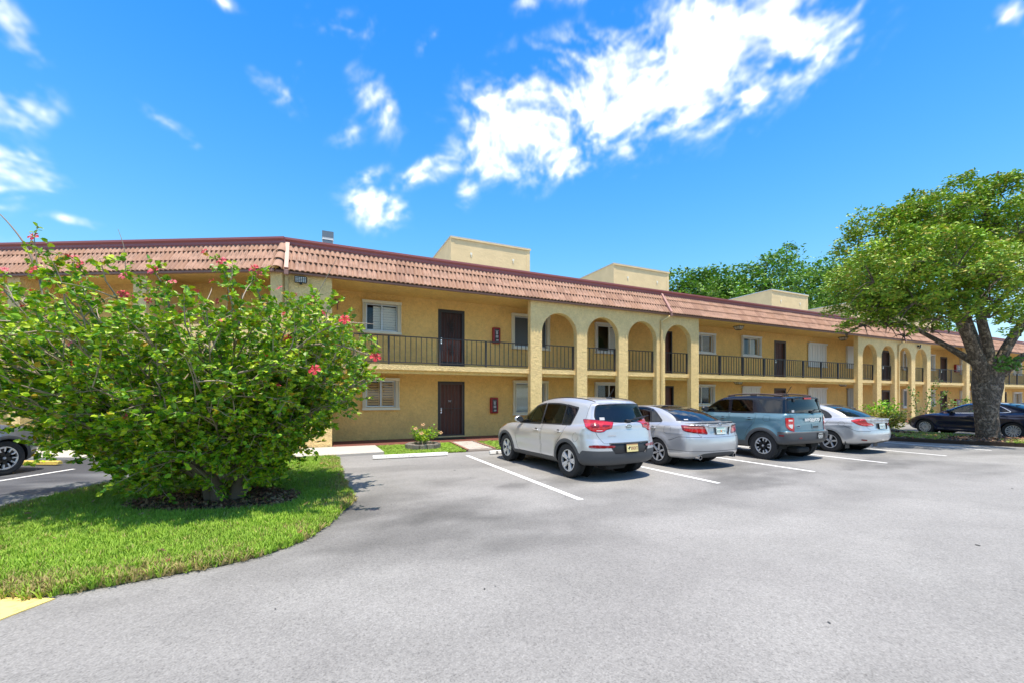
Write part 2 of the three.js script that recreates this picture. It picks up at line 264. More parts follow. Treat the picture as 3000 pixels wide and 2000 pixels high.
// yellow painted kerb apron at the lawn's tip
solo('painted_apron', slab([[-4.9, 3.36], [-4.1, 3.345], [-3.78, 3.34], [-3.64, 3.33], [-3.66, 3.2], [-3.70, 2.93], [-3.76, 2.6], [-4.9, 2.5]], -.01, .012, .004), std(lin(.76, .58, .20), .75, { map: M.yellowPaint.map }), 'yellow painted kerb apron at the near tip of the lawn', 'kerb');

// ---------- lawns: soil sheets with real blades ----------
const lawnA = smooth([[-7.15, 3.75], [-6.2, 3.4], [-5.2, 3.36], [-4.10, 3.35], [-3.78, 3.36], [-3.06, 3.80], [-2.66, 4.1], [-2.36, 4.62], [-2.33, 5.3], [-2.42, 5.9], [-2.45, 6.4], [-2.85, 7.3], [-3.45, 8.5], [-4.2, 10.1], [-4.82, 11.33], [-5.5, 10.98], [-6.3, 10.55], [-6.95, 9.7], [-7.38, 8.2], [-7.25, 6.2]], 4);
const lawnB = UVP([[1.70, 12.0], [3.95, 11.93], [4.13, 14.34], [1.67, 14.34]]);
const lawnC = UVP([[5.0, 11.9], [20, 11.9], [24, 14.3], [5.1, 14.34]]);
const lawnD = [[-45, 14.45], [-14.3, 12.55], [-7.3, 12.14], [-6.6, 12.6], [-7.5, 15.3], [-45, 18]];
const isleE = smooth(UVP([[19.2, 11.6], [19.25, 9.8], [19.7, 8.2], [20.3, 6.8], [21.1, 5.3], [21.9, 4.4], [23.2, 4.6], [23.9, 6.0], [23.75, 9.0], [23.6, 11.7]]), 3);
const lawnObj = {};
for (const [k, p, nm, lab] of [['A', lawnA, 'lawn', 'green lawn under the red-flowered bush'], ['B', lawnB, 'lawn', 'small grass plot round the stone planter'], ['C', lawnC, 'lawn', 'grass strip in front of the parked cars'], ['D', lawnD, 'lawn', 'grass strip at the foot of the left wing'], ['E', isleE, 'island', 'leaf-strewn island under the big oak']])
  lawnObj[k] = structure(nm, slab(p, -.02, k === 'E' ? .13 : .016, .006), k === 'E' ? M.soil : M.turf, lab, 'lawn');
const mulchPts = smooth([[-5.7, 6.1], [-5.0, 5.75], [-4.0, 5.8], [-3.35, 6.1], [-3.4, 6.8], [-4.4, 7.3], [-5.6, 7.0]], 5);
structure('mulch_bed', slab(mulchPts, .01, .045, .01), M.soil, 'brown mulch round the foot of the bush', 'mulch');

const bladeGeo = (() => { const P = [], r = rng(3); for (let i = 0; i < 5; i++) { const a = i / 5 * 6.28 + r(), h = .6 + r() * .4, w = .05 + r() * .03, l = .25 + r() * .45, bx0 = Math.cos(a) * .12, bz0 = Math.sin(a) * .12, px = -Math.sin(a) * w, pz = Math.cos(a) * w, mx = bx0 + Math.cos(a) * l * .35, mz = bz0 + Math.sin(a) * l * .35, tx = bx0 + Math.cos(a) * l, tz = bz0 + Math.sin(a) * l; P.push(bx0 - px, 0, bz0 - pz, bx0 + px, 0, bz0 + pz, mx + px * .8, h * .62, mz + pz * .8, bx0 - px, 0, bz0 - pz, mx + px * .8, h * .62, mz + pz * .8, mx - px * .8, h * .62, mz - pz * .8, mx - px * .8, h * .62, mz - pz * .8, mx + px * .8, h * .62, mz + pz * .8, tx, h, tz); } const g = new THREE.BufferGeometry(); g.setAttribute('position', new THREE.Float32BufferAttribute(P, 3)); g.computeVertexNormals(); return g; })();
M.blade = new THREE.MeshPhysicalMaterial({ color: 0xffffff, roughness: .7, transmission: .25, thickness: 0 });
function grass(parent, poly, count, seed, hgt, spread, y, colorFn, skip) {
  const r = rng(seed); let a = 1e9, b = -1e9, c = 1e9, d = -1e9; for (const p of poly) { a = Math.min(a, p[0]); b = Math.max(b, p[0]); c = Math.min(c, p[1]); d = Math.max(d, p[1]); }
  const L = []; let guard = 0;
  while (L.length < count && guard++ < count * 12) { const X = lerp(a, b, r()), Z = lerp(c, d, r()); if (inside(poly, X, Z) && !(skip && skip(X, Z, r))) L.push([X + (r() - .5) * .1, Z + (r() - .5) * .1]); }
  const m = new THREE.InstancedMesh(bladeGeo, M.blade, L.length), o = new THREE.Object3D(), col = new THREE.Color(); m.name = 'grass_blades'; m.userData.kind = 'stuff'; m.castShadow = m.receiveShadow = true;
  L.forEach(([X, Z], i) => { const k = fbm(X * 1.3, Z * 1.3, 2, 3); o.position.set(X, y - .004, -Z); o.rotation.set((r() - .5) * .7, r() * 6.28, (r() - .5) * .7); const s = hgt * (.55 + .9 * r() * (.5 + k)); o.scale.set(spread * (.7 + .6 * r()), s, spread * (.7 + .6 * r())); o.updateMatrix(); m.setMatrixAt(i, o.matrix); const cc = colorFn(X, Z, k, r); m.setColorAt(i, col.setRGB(cc[0], cc[1], cc[2])); });
  parent.add(m); return m;
}
const green = (k, r, dry) => { const t = r(), q = .75 + .5 * k; let c = [(.22 + .13 * t) * q, (.40 + .13 * t) * q, (.022 + .014 * t) * q]; if (r() < dry) c = [.36 + .1 * t, .29 + .08 * t, .12]; return c; };
grass(lawnObj.A, lawnA, 56000, 11, .085, .085, .016, (X, Z, k, r) => { const d = -polyD(lawnA, X, Z); return green(k, r, .05 + .6 * sst(.6, .02, d) * sst(.35, .6, fbm(X * 2, Z * 2, 7, 3))); }, (X, Z, r) => (inside(mulchPts, X, Z) && r() < .985) || (Z > 7.2 && r() < .45));
grass(lawnObj.B, lawnB, 5200, 12, .055, .10, .016, (X, Z, k, r) => green(k, r, .06));
grass(lawnObj.C, lawnC, 9000, 13, .06, .13, .016, (X, Z, k, r) => green(k, r, .06));
grass(lawnObj.D, lawnD, 12000, 14, .07, .14, .016, (X, Z, k, r) => green(k, r, .04), (X, Z) => X < -24);
grass(lawnObj.E, isleE, 5200, 15, .05, .13, .13, (X, Z, k, r) => green(k, r, .35), (X, Z, r) => fbm(X * .9, Z * .9, 5, 3) > .50);
// leaf litter
function litter(parent, poly, n, seed, size, y, cols) {
  const g = new THREE.CircleGeometry(1, 5).scale(1, .5, 1).rotateX(-Math.PI / 2), r = rng(seed); let a = 1e9, b = -1e9, c = 1e9, d = -1e9; for (const p of poly) { a = Math.min(a, p[0]); b = Math.max(b, p[0]); c = Math.min(c, p[1]); d = Math.max(d, p[1]); }
  const m = new THREE.InstancedMesh(g, std(0xffffff, .85), n), o = new THREE.Object3D(), col = new THREE.Color(); m.name = 'fallen_leaves'; m.userData.kind = 'stuff'; m.castShadow = m.receiveShadow = true;
  for (let i = 0; i < n;) { const X = lerp(a, b, r()), Z = lerp(c, d, r()); if (!inside(poly, X, Z)) continue; o.position.set(X, y + r() * .03, -Z); o.rotation.set((r() - .5) * 1.2, r() * 6.28, (r() - .5) * 1.2); const s = size * (.5 + r()); o.scale.set(s, s, s); o.updateMatrix(); m.setMatrixAt(i, o.matrix); const q = cols[Math.floor(r() * cols.length)], k = .7 + .6 * r(); m.setColorAt(i, col.setRGB(q[0] * k, q[1] * k, q[2] * k)); i++; }
  parent.add(m); return m;
}
const deadCols = [[.20, .10, .045], [.30, .17, .08], [.13, .07, .04], [.38, .24, .13], [.25, .09, .05]];
litter(scene.getObjectByName('mulch_bed'), mulchPts, 2600, 21, .032, .046, deadCols);
litter(lawnObj.A, lawnA, 130, 22, .032, .075, deadCols);
litter(lawnObj.E, isleE, 2600, 23, .05, .135, deadCols);
// ---------- the long two-storey apartment building ----------
const B = thing('apartment_building', 'long two-storey yellow stucco apartment building with arcades and clay tile roof', 'building', W(0, 16), TH);
const zv = v => 16 - v, VW = 16.23, VA = 14.41;      // recessed wall plane and arcade plane
const font = await new FontLoader().loadAsync('fonts/droid/droid_sans_bold.typeface.json');
const text = (s, size, depth = .004) => { const g = new TextGeometry(s, { font, size, depth, curveSegments: 3, bevelEnabled: false }); g.computeBoundingBox(); const b = g.boundingBox; return g.translate(-(b.min.x + b.max.x) / 2, -(b.min.y + b.max.y) / 2, 0); };
const WIN = [  // u0, u1, y0, y1, kind
  [1.38, 2.79, 4.0, 5.18, 'open', 'blue'], [7.38, 9.25, 3.72, 5.19, 'open', 'screen'], [11.68, 13.45, 3.73, 5.13, 'open', 'blind'], [17.8, 19.64, 4.0, 5.09, 'open', 'slat'], [21.76, 23.43, 4.0, 5.15, 'open', 'curtain'], [27.9, 29.86, 3.6, 5.1, 'closed'], [32.1, 33.9, 3.64, 5.1, 'half'], [39.3, 41.0, 3.72, 5.1, 'open', 'slat'], [42.6, 44.2, 3.8, 5.05, 'open', 'curtain'], [48.6, 50.3, 3.6, 5.05, 'open', 'blind'], [54.2, 55.9, 3.8, 5.05, 'open', 'slat'], [59.4, 61.3, 3.8, 5.0, 'open', 'slat'],
  [1.38, 2.72, 1.19, 2.36, 'open', 'plantation'], [7.45, 9.16, .9, 2.36, 'open', 'white'], [11.66, 13.45, .95, 2.36, 'open', 'reflect'], [17.77, 19.58, 1.2, 2.34, 'open', 'reflect'], [21.8, 23.36, 1.15, 2.3, 'closed'], [27.9, 29.86, .85, 2.28, 'closed'], [32.2, 33.9, .4, 2.28, 'closedgrey'], [39.3, 41.0, .9, 2.3, 'open', 'screen'], [42.6, 44.2, 1.0, 2.25, 'open', 'white'], [48.6, 50.3, .8, 2.25, 'open', 'blind'], [59.4, 61.3, 1.0, 2.2, 'open', 'slat']];
const DOORS = [[4.22, 5.31, 2.76, 5.11, 'scroll'], [15.5, 16.55, 2.76, 5.03, 'plain'], [24.7, 25.8, 2.76, 5.05, 'brown'], [36.6, 37.7, 2.76, 5.05, 'brown'], [45.3, 46.44, 2.76, 4.95, 'brown'], [4.21, 5.31, .09, 2.28, 'diamond'], [15.6, 16.65, .09, 2.24, 'plain'], [24.7, 25.82, .09, 2.22, 'brown'], [36.6, 37.7, .09, 2.2, 'brown'], [45.3, 46.44, .09, 2.2, 'brown'], [57.0, 58.1, .09, 2.2, 'brown']];
const E1 = .13;   // shutter track width round the glazed opening
{
  const s = new THREE.Shape(); s.moveTo(.33, .05); s.lineTo(66, .05); s.lineTo(66, 5.47); s.lineTo(.33, 5.47); s.closePath();
  const hole = (a, b, c, d) => { const h = new THREE.Path(); h.moveTo(a, c); h.lineTo(a, d); h.lineTo(b, d); h.lineTo(b, c); h.closePath(); s.holes.push(h); };
  for (const w of WIN) if (w[4] === 'open' || w[4] === 'half') hole(w[0] + E1, w[1] - E1, w[2] + E1 * .7, w[3] - E1 * .7);
  for (const d of DOORS) hole(d[0], d[1], d[2], d[3]);
  part(B, 'recessed_wall', metreUV(new THREE.ExtrudeGeometry(s, { depth: .2, bevelEnabled: false }).translate(0, 0, zv(VW) - .2)), M.wall);
}
M.blindWhite = std(lin(.82, .82, .80), .6); M.shutWood = std(lin(.60, .37, .15), .6); M.screen = std(lin(.075, .085, .09), .5); M.curtain = std(lin(.50, .47, .42), .9);
M.shutGrey = std(lin(.40, .40, .36), .6);
for (const [u0, u1, y0, y1, kind, fill] of WIN) {
  const g = grp(B, 'window', V((u0 + u1) / 2, y0, zv(VW))), w = u1 - u0, h = y1 - y0, a = -w / 2, b = w / 2;
  const cm = kind === 'closedgrey' ? M.shutGrey : (u0 > 10 ? M.whiteMetal : M.cream);
  part(g, 'track', [rbx(a, b, h - .09, h, .002, .13, .006), rbx(a, b, h - .02, h + .012, .002, .145, .005)], cm); part(g, 'sill', [rbx(a, b, 0, .07, .002, .12, .006), rbx(a - .01, b + .01, -.02, .012, .002, .14, .005)], cm);
  if (kind === 'open' || kind === 'half') {
    const stack = (x, dir, n = 3) => { for (let k = 0; k < n; k++) part(g, 'shutter_leaf', rbx(x + dir * k * .045 - .017, x + dir * k * .045 + .017, .072, h - .092, .004, .115 - (k % 2) * .03, .006), cm); };
    stack(a + .03, 1, kind === 'half' ? 1 : 3); stack(b - .03, -1);
    if (kind === 'half') for (let k = 0; k < 7; k++) part(g, 'shutter_leaf', rbx(a + .06 + k * .115, a + .16 + k * .115, .072, h - .092, .03 + (k % 2) * .012, .06 + (k % 2) * .012, .004), cm);
    const i0 = a + E1, i1 = b - E1, j0 = E1 * .7, j1 = h - E1 * .7, z = -.06;
    part(g, 'frame', [rbx(i0, i0 + .05, j0, j1, z - .03, z + .04, .004), rbx(i1 - .05, i1, j0, j1, z - .03, z + .04, .004), rbx(i0 + .05, i1 - .05, j1 - .05, j1, z - .03, z + .04, .004), rbx(i0 + .05, i1 - .05, j0, j0 + .05, z - .03, z + .04, .004), rbx((i0 + i1) / 2 - .025, (i0 + i1) / 2 + .025, j0 + .05, j1 - .05, z - .03, z + .045, .004)], u0 < 10 ? M.alu : M.whiteMetal);
    for (const s of [0, 1]) { const x0 = s ? (i0 + i1) / 2 + .025 : i0 + .05, x1 = s ? i1 - .05 : (i0 + i1) / 2 - .025; part(g, 'pane', new THREE.PlaneGeometry(x1 - x0, j1 - j0 - .1).translate((x0 + x1) / 2, (j0 + j1) / 2, z + s * .01), M.glass); }
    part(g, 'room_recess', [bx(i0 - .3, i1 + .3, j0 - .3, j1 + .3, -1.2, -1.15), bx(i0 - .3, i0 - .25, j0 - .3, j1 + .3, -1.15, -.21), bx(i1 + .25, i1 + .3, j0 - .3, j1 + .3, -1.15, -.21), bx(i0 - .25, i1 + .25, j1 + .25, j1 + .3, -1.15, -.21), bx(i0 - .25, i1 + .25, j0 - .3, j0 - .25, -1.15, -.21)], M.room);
    const bl = (m, n, tilt, x0, x1, depth = -.13) => { for (let k = 0; k < n; k++) { const yy = lerp(j0 + .07, j1 - .07, (k + .5) / n), hh = (j1 - j0 - .1) / n; const s = part(g, 'blind_slat', rbx(x0, x1, -hh * .47, hh * .47, -.004, .004, .002, 1), m); s.position.set(0, yy, depth); s.rotation.x = tilt; } };
    if (fill === 'plantation') { for (const s of [0, 1]) { const x0 = s ? (i0 + i1) / 2 + .03 : i0 + .05, x1 = s ? i1 - .05 : (i0 + i1) / 2 - .03; part(g, 'shutter_frame', [rbx(x0, x0 + .05, j0 + .05, j1 - .05, -.14, -.11, .004), rbx(x1 - .05, x1, j0 + .05, j1 - .05, -.14, -.11, .004)], M.shutWood); bl(M.shutWood, 9, -.62, x0 + .05, x1 - .05, -.115); } }
    else if (fill === 'white') bl(M.blindWhite, 24, .5, i0 + .05, i1 - .05);
    else if (fill === 'blind') bl(M.blindWhite, 22, .75, (i0 + i1) / 2, i1 - .05);
    else if (fill === 'slat') bl(M.shutWood, 12, -.8, i0 + .05, i1 - .05);
    else if (fill === 'blue') bl(M.blindWhite, 9, .6, (i0 + i1) / 2 - .3, i1 - .05);
    else if (fill === 'screen') part(g, 'screen', bx(i0 + .05, i1 - .05, j0 + .05, j1 - .05, z + .03, z + .034), M.screen);
    else if (fill === 'curtain') { for (let k = 0; k < 9; k++) part(g, 'curtain_fold', new THREE.CylinderGeometry(.03, .04, j1 - j0 - .1, 8).translate((i0 + i1) / 2 + .03 + k * .06, (j0 + j1) / 2, -.16), M.curtain); }
  } else { const n = 14, lw = (w - .06) / n; for (let k = 0; k < n; k++) { const o = part(g, 'shutter_leaf', rbx(a + .03 + k * lw + .002, a + .03 + (k + 1) * lw - .002, .072, h - .092, .04, .065, .004, 1), cm); o.rotation.y = 0; o.position.z = (k % 2) * .014; } }
}
DOORS.forEach(([u0, u1, y0, y1, st], di) => {
  const g = grp(B, 'door', V((u0 + u1) / 2, y0, zv(VW))), w = u1 - u0, h = y1 - y0, a = -w / 2, b = w / 2;
  const dm = st === 'scroll' ? M.doorRed : M.doorBrown;
  part(g, 'frame', [bx(a, a + .07, 0, h, -.16, .012), bx(b - .07, b, 0, h, -.16, .012), bx(a + .07, b - .07, h - .07, h, -.16, .012)], M.iron);
  part(g, 'leaf', bx(a + .07, b - .07, .02, h - .07, -.15, -.10), dm);
  if (st !== 'plain') {
    const nb = st === 'scroll' ? 7 : 6, gm = st === 'scroll' ? M.iron : M.grille;
    part(g, 'gate_frame', [bx(a + .07, a + .12, .03, h - .07, -.03, .018), bx(b - .12, b - .07, .03, h - .07, -.03, .018), bx(a + .12, b - .12, h - .12, h - .07, -.03, .018), bx(a + .12, b - .12, .03, st === 'scroll' ? .30 : .08, -.03, .018), bx(a + .12, b - .12, h * .5, h * .5 + .035, -.02, .014)], gm);
    for (let k = 1; k < nb; k++) part(g, 'gate_bar', bx(lerp(a + .12, b - .12, k / nb) - .008, lerp(a + .12, b - .12, k / nb) + .008, .08, h - .12, -.012, .008), gm);
    if (st === 'diamond') { const q = [[0, h * .5 + .3], [.14, h * .5], [0, h * .5 - .22], [-.14, h * .5]]; for (let k = 0; k < 4; k++) part(g, 'gate_diamond', bar(V(q[k][0], q[k][1] + .02, .012), V(q[(k + 1) % 4][0], q[(k + 1) % 4][1] + .02, .012), .008, 5), gm); const t = part(g, 'door_number', text('101', .075), M.alu); t.position.set(-.03, h * .64, -.096); }
    if (st === 'scroll') { for (const [cy, sg] of [[h * .33, 1], [h * .72, 1]]) for (const sx of [-1, 1]) part(g, 'gate_scroll', [new THREE.TorusGeometry(.07, .011, 5, 14, 4.6).rotateZ(sx > 0 ? -.6 : 2.2).translate(sx * .075, cy + .1, .012), new THREE.TorusGeometry(.05, .011, 5, 12, 4.6).rotateZ(sx > 0 ? .6 : 3.6).translate(sx * .055, cy - .1, .012), bar(V(sx * .01, cy - .22, .012), V(sx * .01, cy + .24, .012), .008, 5)], M.iron); part(g, 'screen', bx(a + .12, b - .12, h * .5 + .04, h - .12, -.07, -.064), std(lin(.055, .017, .012), .6)); part(g, 'kick_panel', bx(a + .12, b - .12, .05, .3, -.02, .012), M.iron); }
  }
  part(g, 'handle', [new THREE.SphereGeometry(.03, 10, 8).translate(a + .13, h * .46, .05), new THREE.SphereGeometry(.028, 10, 8).translate(a + .13, h * .46 + .09, .045), rbx(a + .10, a + .16, h * .42, h * .52, .012, .03, .008)], M.chrome);
  part(g, 'threshold', bx(a - .02, b + .02, -.05, .02, -.16, .05), M.trim);
});
// floor slab of the balcony with its beam, soffit, roof deck, flank and rear walls
part(B, 'balcony_slab', bx(.335, 66, 2.58, 2.755, zv(VW) + .002, zv(14.56)), M.trim);
part(B, 'balcony_beam', bx(.335, 66, 2.46, 2.579, zv(14.86), zv(14.66)), M.wall);
part(B, 'soffit', bx(-1.0, 66, 5.472, 5.55, zv(17), zv(14.27)), M.wall);
part(B, 'eave_edge', bx(-1.22, 66, 5.36, 5.43, zv(14.36), zv(14.235)), M.brownMetal);
part(B, 'roof_deck', bx(-1.5, 66, 6.2, 6.36, zv(30), zv(15.0)), std(lin(.4, .39, .37), .9));
part(B, 'rear_wall', [bx(-1.5, 66, 0, 6.2, zv(30), zv(29.8)), bx(66, 66.2, 0, 6.2, zv(30), zv(14.5)), bx(-1.5, -1.3, 0, 6.19, zv(29.8), zv(17.2))], M.wall);
part(B, 'corner_pier', [bx(-1.22, .33, .02, 5.471, zv(16.6), zv(VA))], M.trim);
part(B, 'wall_hatch', [bx(.47, .72, .72, .735, zv(VW), zv(VW) + .012), bx(.47, .72, .93, .945, zv(VW), zv(VW) + .012), bx(.47, .485, .735, .93, zv(VW), zv(VW) + .012), bx(.705, .72, .735, .93, zv(VW), zv(VW) + .012)], M.wall);
// arcades: two-storey piers under round arches
function arcade(u0, n) {
  const per = 2.125, cw = .5, R = (per - cw) / 2, sp = 4.17, u1 = u0 + n * per + cw, s = new THREE.Shape(); s.moveTo(u0, .03); s.lineTo(u0, 5.471); s.lineTo(u1, 5.471); s.lineTo(u1, .03);
  for (let i = n - 1; i >= 0; i--) { const c = u0 + cw + i * per + R; s.lineTo(c + R, .03); s.lineTo(c + R, sp); s.absarc(c, sp, R, 0, Math.PI, false); s.lineTo(c - R, .03); } s.closePath();
  part(B, 'arcade_wall', metreUV(new THREE.ExtrudeGeometry(s, { depth: .24, bevelEnabled: false, curveSegments: 20 }).translate(0, 0, zv(VA) - .24)), M.trim);
  for (let i = 0; i < n; i++) railing(u0 + cw + i * per + .003, u0 + cw + (i + 1) * per - cw - .003);
}
function railing(u0, u1) {
  const z = zv(14.63), g = grp(B, 'railing', V(u0, 2.755, z)), L = u1 - u0, y1 = .98;
  part(g, 'top_rail', rbx(0, L, y1 - .035, y1, -.022, .022, .005, 1), M.rail); part(g, 'bottom_rail', bx(0, L, .07, .1, -.014, .014), M.rail);
  const n = Math.max(1, Math.round(L / 1.62)); for (let i = L > 3 ? 1 : n; i < n || (i === n && L <= 3); i++) part(g, 'post', bx(L * i / n - (L > 3 ? .03 : .08), L * i / n + (L > 3 ? .03 : -.02), 0, y1 - .035, -.03, .03), M.rail);
  const m = Math.round(L / .186), bg = bx(-.011, .011, .1, y1 - .035, -.011, .011); for (let i = 0; i < m; i++) { const b = part(g, 'baluster', bg, M.rail); b.position.x = L * (i + .5) / m; }
}
railing(.34, 7.385); arcade(7.39, 4); railing(16.4, 29.82); arcade(29.83, 4); railing(38.84, 44.33); arcade(44.34, 3); railing(51.25, 66);

// ---------- mansard of two-roll concrete tiles ----------
const PHI = Math.atan2(.70, 1.10), TW = .30, TL = .475, EXPO = .413;
const tileGeo = (() => { const n = 12, P = [], I = [], U = []; const prof = t => { const q = (t * 2) % 1; return .052 * Math.pow(Math.abs(Math.sin(Math.PI * clamp(q * 1.02))), .75); };
  for (let j = 0; j < 2; j++) for (let i = 0; i <= n; i++) { const t = i / n; P.push((t - .5) * TW, j * TL, (j ? .004 : .042) + prof(i === n ? .9999 : t)); U.push(t * .30, j * .47); }
  for (let i = 0; i < n; i++) I.push(i, i + 1, n + 1 + i, n + 1 + i, i + 1, n + 2 + i);
  const g = new THREE.BufferGeometry(); g.setAttribute('position', new THREE.Float32BufferAttribute(P, 3)); g.setAttribute('uv', new THREE.Float32BufferAttribute(U, 2)); g.setIndex(I); g.computeVertexNormals();
  const E2 = [], EU = []; for (let i = 0; i < n; i++) { const a = [P[i * 3], 0, P[i * 3 + 2]], b = [P[i * 3 + 3], 0, P[i * 3 + 5]], c = [a[0], 0, a[2] - .034], d = [b[0], 0, b[2] - .034]; E2.push(...a, ...c, ...b, ...b, ...c, ...d); } const e = new THREE.BufferGeometry(); e.setAttribute('position', new THREE.Float32BufferAttribute(E2, 3)); e.setAttribute('uv', new THREE.Float32BufferAttribute(new Float32Array(n * 12), 2)); e.computeVertexNormals();
  return mergeGeometries([norm(g), norm(e)]); })();
const LWo = V(-1.25, 0, zv(14.20)), LWr = -27.88 * Math.PI / 180, LWL = 24;
const slopeAt = s => [s * Math.cos(PHI), -s * Math.sin(PHI)];    // y, z up the slope
{
  const under = (x0, x1) => bx(x0, x1, 0, 1.32, -.05, -.012).rotateX(-PHI);
  const roof1 = part(B, 'tile_roof', under(-1.2, 66).translate(0, 5.42, zv(14.22)), M.black);
  const roof2 = part(B, 'tile_roof', under(-LWL, -.05).translate(0, 5.42, -.02), M.black); roof2.position.copy(LWo); roof2.rotation.y = LWr;
  const r = rng(77), all = [], tmp = V(0, 0, 0);
  roof2.updateMatrixWorld(true); B.updateMatrixWorld(true);
  for (const [par, a, b, zb] of [[roof1, -1.02, 66, zv(14.22)], [roof2, -LWL, -.12, -.02]]) for (let row = 0; row < 4; row++) {
    const s = row * EXPO - .02, [yy, dz] = slopeAt(s), hip = row * EXPO * Math.sin(PHI) * .25, n = Math.floor((b - a) / TW) - 1;
    for (let i = 0; i < n; i++) { const x = par === roof1 ? a + hip * .9 + (i + .5) * TW : b - hip * .9 - (i + .5) * TW; const o = new THREE.Object3D(); o.position.set(x, 5.42 + yy + .002 * (r() - .5), zb + dz); o.rotation.set(-PHI + (r() - .5) * .02, 0, (r() - .5) * .016); if (row === 3) o.scale.y = .2; o.updateMatrix(); par.updateMatrixWorld(true); tmp.copy(o.position).applyMatrix4(par.matrixWorld); all.push({ par, o, d: tmp.distanceTo(camera.position), m: Math.floor(r() * 5), vis: tmp.x > -17 }); }
  }
  all.sort((p, q) => (q.vis - p.vis) || p.d - q.d);
  const rest = new Map(); all.forEach((t, i) => { if (i < 300) { const m = part(t.par, 'tile', tileGeo, M.tiles[t.m]); m.position.copy(t.o.position); m.rotation.copy(t.o.rotation); m.scale.copy(t.o.scale); } else { const k = (t.par === roof1 ? 'a' : 'b') + t.m; if (!rest.has(k)) rest.set(k, []); rest.get(k).push(tileGeo.clone().applyMatrix4(t.o.matrix)); } });
  for (const [k, l] of rest) part(k[0] === 'a' ? roof1 : roof2, 'far_tiles', l, M.tiles[+k[1]]).userData.kind = 'stuff';
  // hip caps down the corner
  const capG = new THREE.CylinderGeometry(.125, .155, .44, 14, 1, true, -Math.PI / 2, Math.PI).rotateY(0); const e0 = V(-1.17, 5.44, zv(14.17)), e1 = V(-1.03, 6.48, zv(14.83)), dir = e1.clone().sub(e0).normalize();
  for (let k = 0; k < 3; k++) { const m = part(roof1, 'hip_tile', toCap(k), M.tiles[[1, 0, 3, 2][k]]); }
  function toCap(k) { const g = []; const n = 12, P = []; const z = V(-.24, .45, .86), side = dir.clone().cross(z).normalize(), up = side.clone().cross(dir).normalize(); const at = (t, a, rr) => e0.clone().addScaledVector(dir, k * .36 + t * .43 - .03).addScaledVector(side, Math.cos(a) * rr).addScaledVector(up, Math.sin(a) * rr * .85 + (1 - t) * .035 - .02);
    for (let i = 0; i < n; i++) { const a0 = Math.PI * (i / n) - .15 + .3 * i / n * 0, a1 = Math.PI * ((i + 1) / n) - .15; const A = at(0, a0, .15), B2 = at(0, a1, .15), C = at(1, a0, .115), D = at(1, a1, .115), A2 = at(0, a0, .125), B3 = at(0, a1, .125); for (const q of [A, B2, C, C, B2, D, A, A2, B2, B2, A2, B3]) P.push(q.x, q.y, q.z); }
    const ge = new THREE.BufferGeometry(); ge.setAttribute('position', new THREE.Float32BufferAttribute(P, 3)); ge.setAttribute('uv', new THREE.Float32BufferAttribute(P.filter((_, i) => i % 3 < 2).map(v => v * .8), 2)); ge.computeVertexNormals(); return toCreasedNormals(ge, 1.0); }
}
// gutter with a flared front
function gutter(L) { const s = new THREE.Shape([[0, 0], [-.17, 0], [-.20, .05], [-.20, .115], [-.255, .165], [-.255, .225], [-.235, .225], [-.235, .20], [-.02, .20], [0, .24]].map(p => new THREE.Vector2(-p[0] * -1, p[1]))); return new THREE.ExtrudeGeometry(s, { depth: L, bevelEnabled: false }).rotateY(Math.PI / 2); }
{
  const g1 = part(B, 'gutter', gutter(67.1).translate(0, 0, 0), M.maroon); g1.position.set(-1.08, 6.345, zv(14.93)); g1.geometry.computeVertexNormals();
  const g2 = part(B, 'gutter', gutter(LWL), M.maroon); g2.rotation.y = LWr; const p = V(-LWL + .0, 0, -.73).applyAxisAngle(V(0, 1, 0), LWr).add(LWo); g2.position.set(p.x, 6.345, p.z);
  part(B, 'roof_flashing', bx(-1.1, 66, 6.2, 6.37, zv(15.06), zv(14.92)), M.black); const f2 = part(B, 'roof_flashing', bx(-LWL, 0, 6.2, 6.37, -.86, -.72), M.black); f2.position.copy(LWo); f2.rotation.y = LWr;
}
// downspouts: over the tiles, then down the piers
function downspout(u, du, low) {
  const g = grp(B, 'downspout', V(u, 0, 0)); part(g, 'tile_run', bx(-.055, .055, .0, 1.14, .06, .15).rotateX(-PHI).translate(0, 5.40, zv(14.22)), M.pinkMetal);
  part(g, 'elbow', rbx(-.06, .06, 5.27, 5.42, zv(14.22) + .02, zv(14.22) + .14, .01), M.brownMetal);
  const a = V(0, 5.30, zv(14.17)), b = V(du, 5.06, zv(VA) + .06); if (du) part(g, 'offset_pipe', bar(a, b, .05, 8), M.trim);
  part(g, 'down_pipe', rbx(du - .05, du + .05, .1, du ? 5.1 : 5.3, zv(VA) + .004, zv(VA) + .09, .012), M.trim);
  for (const y of [4.6, 2.4, .9]) part(g, 'strap', bx(du - .058, du + .058, y, y + .03, zv(VA) + .004, zv(VA) + .095), M.trim);
}
downspout(-.93, 0); downspout(14.36, -.36); downspout(34.75, -.3); downspout(46.9, -.2);
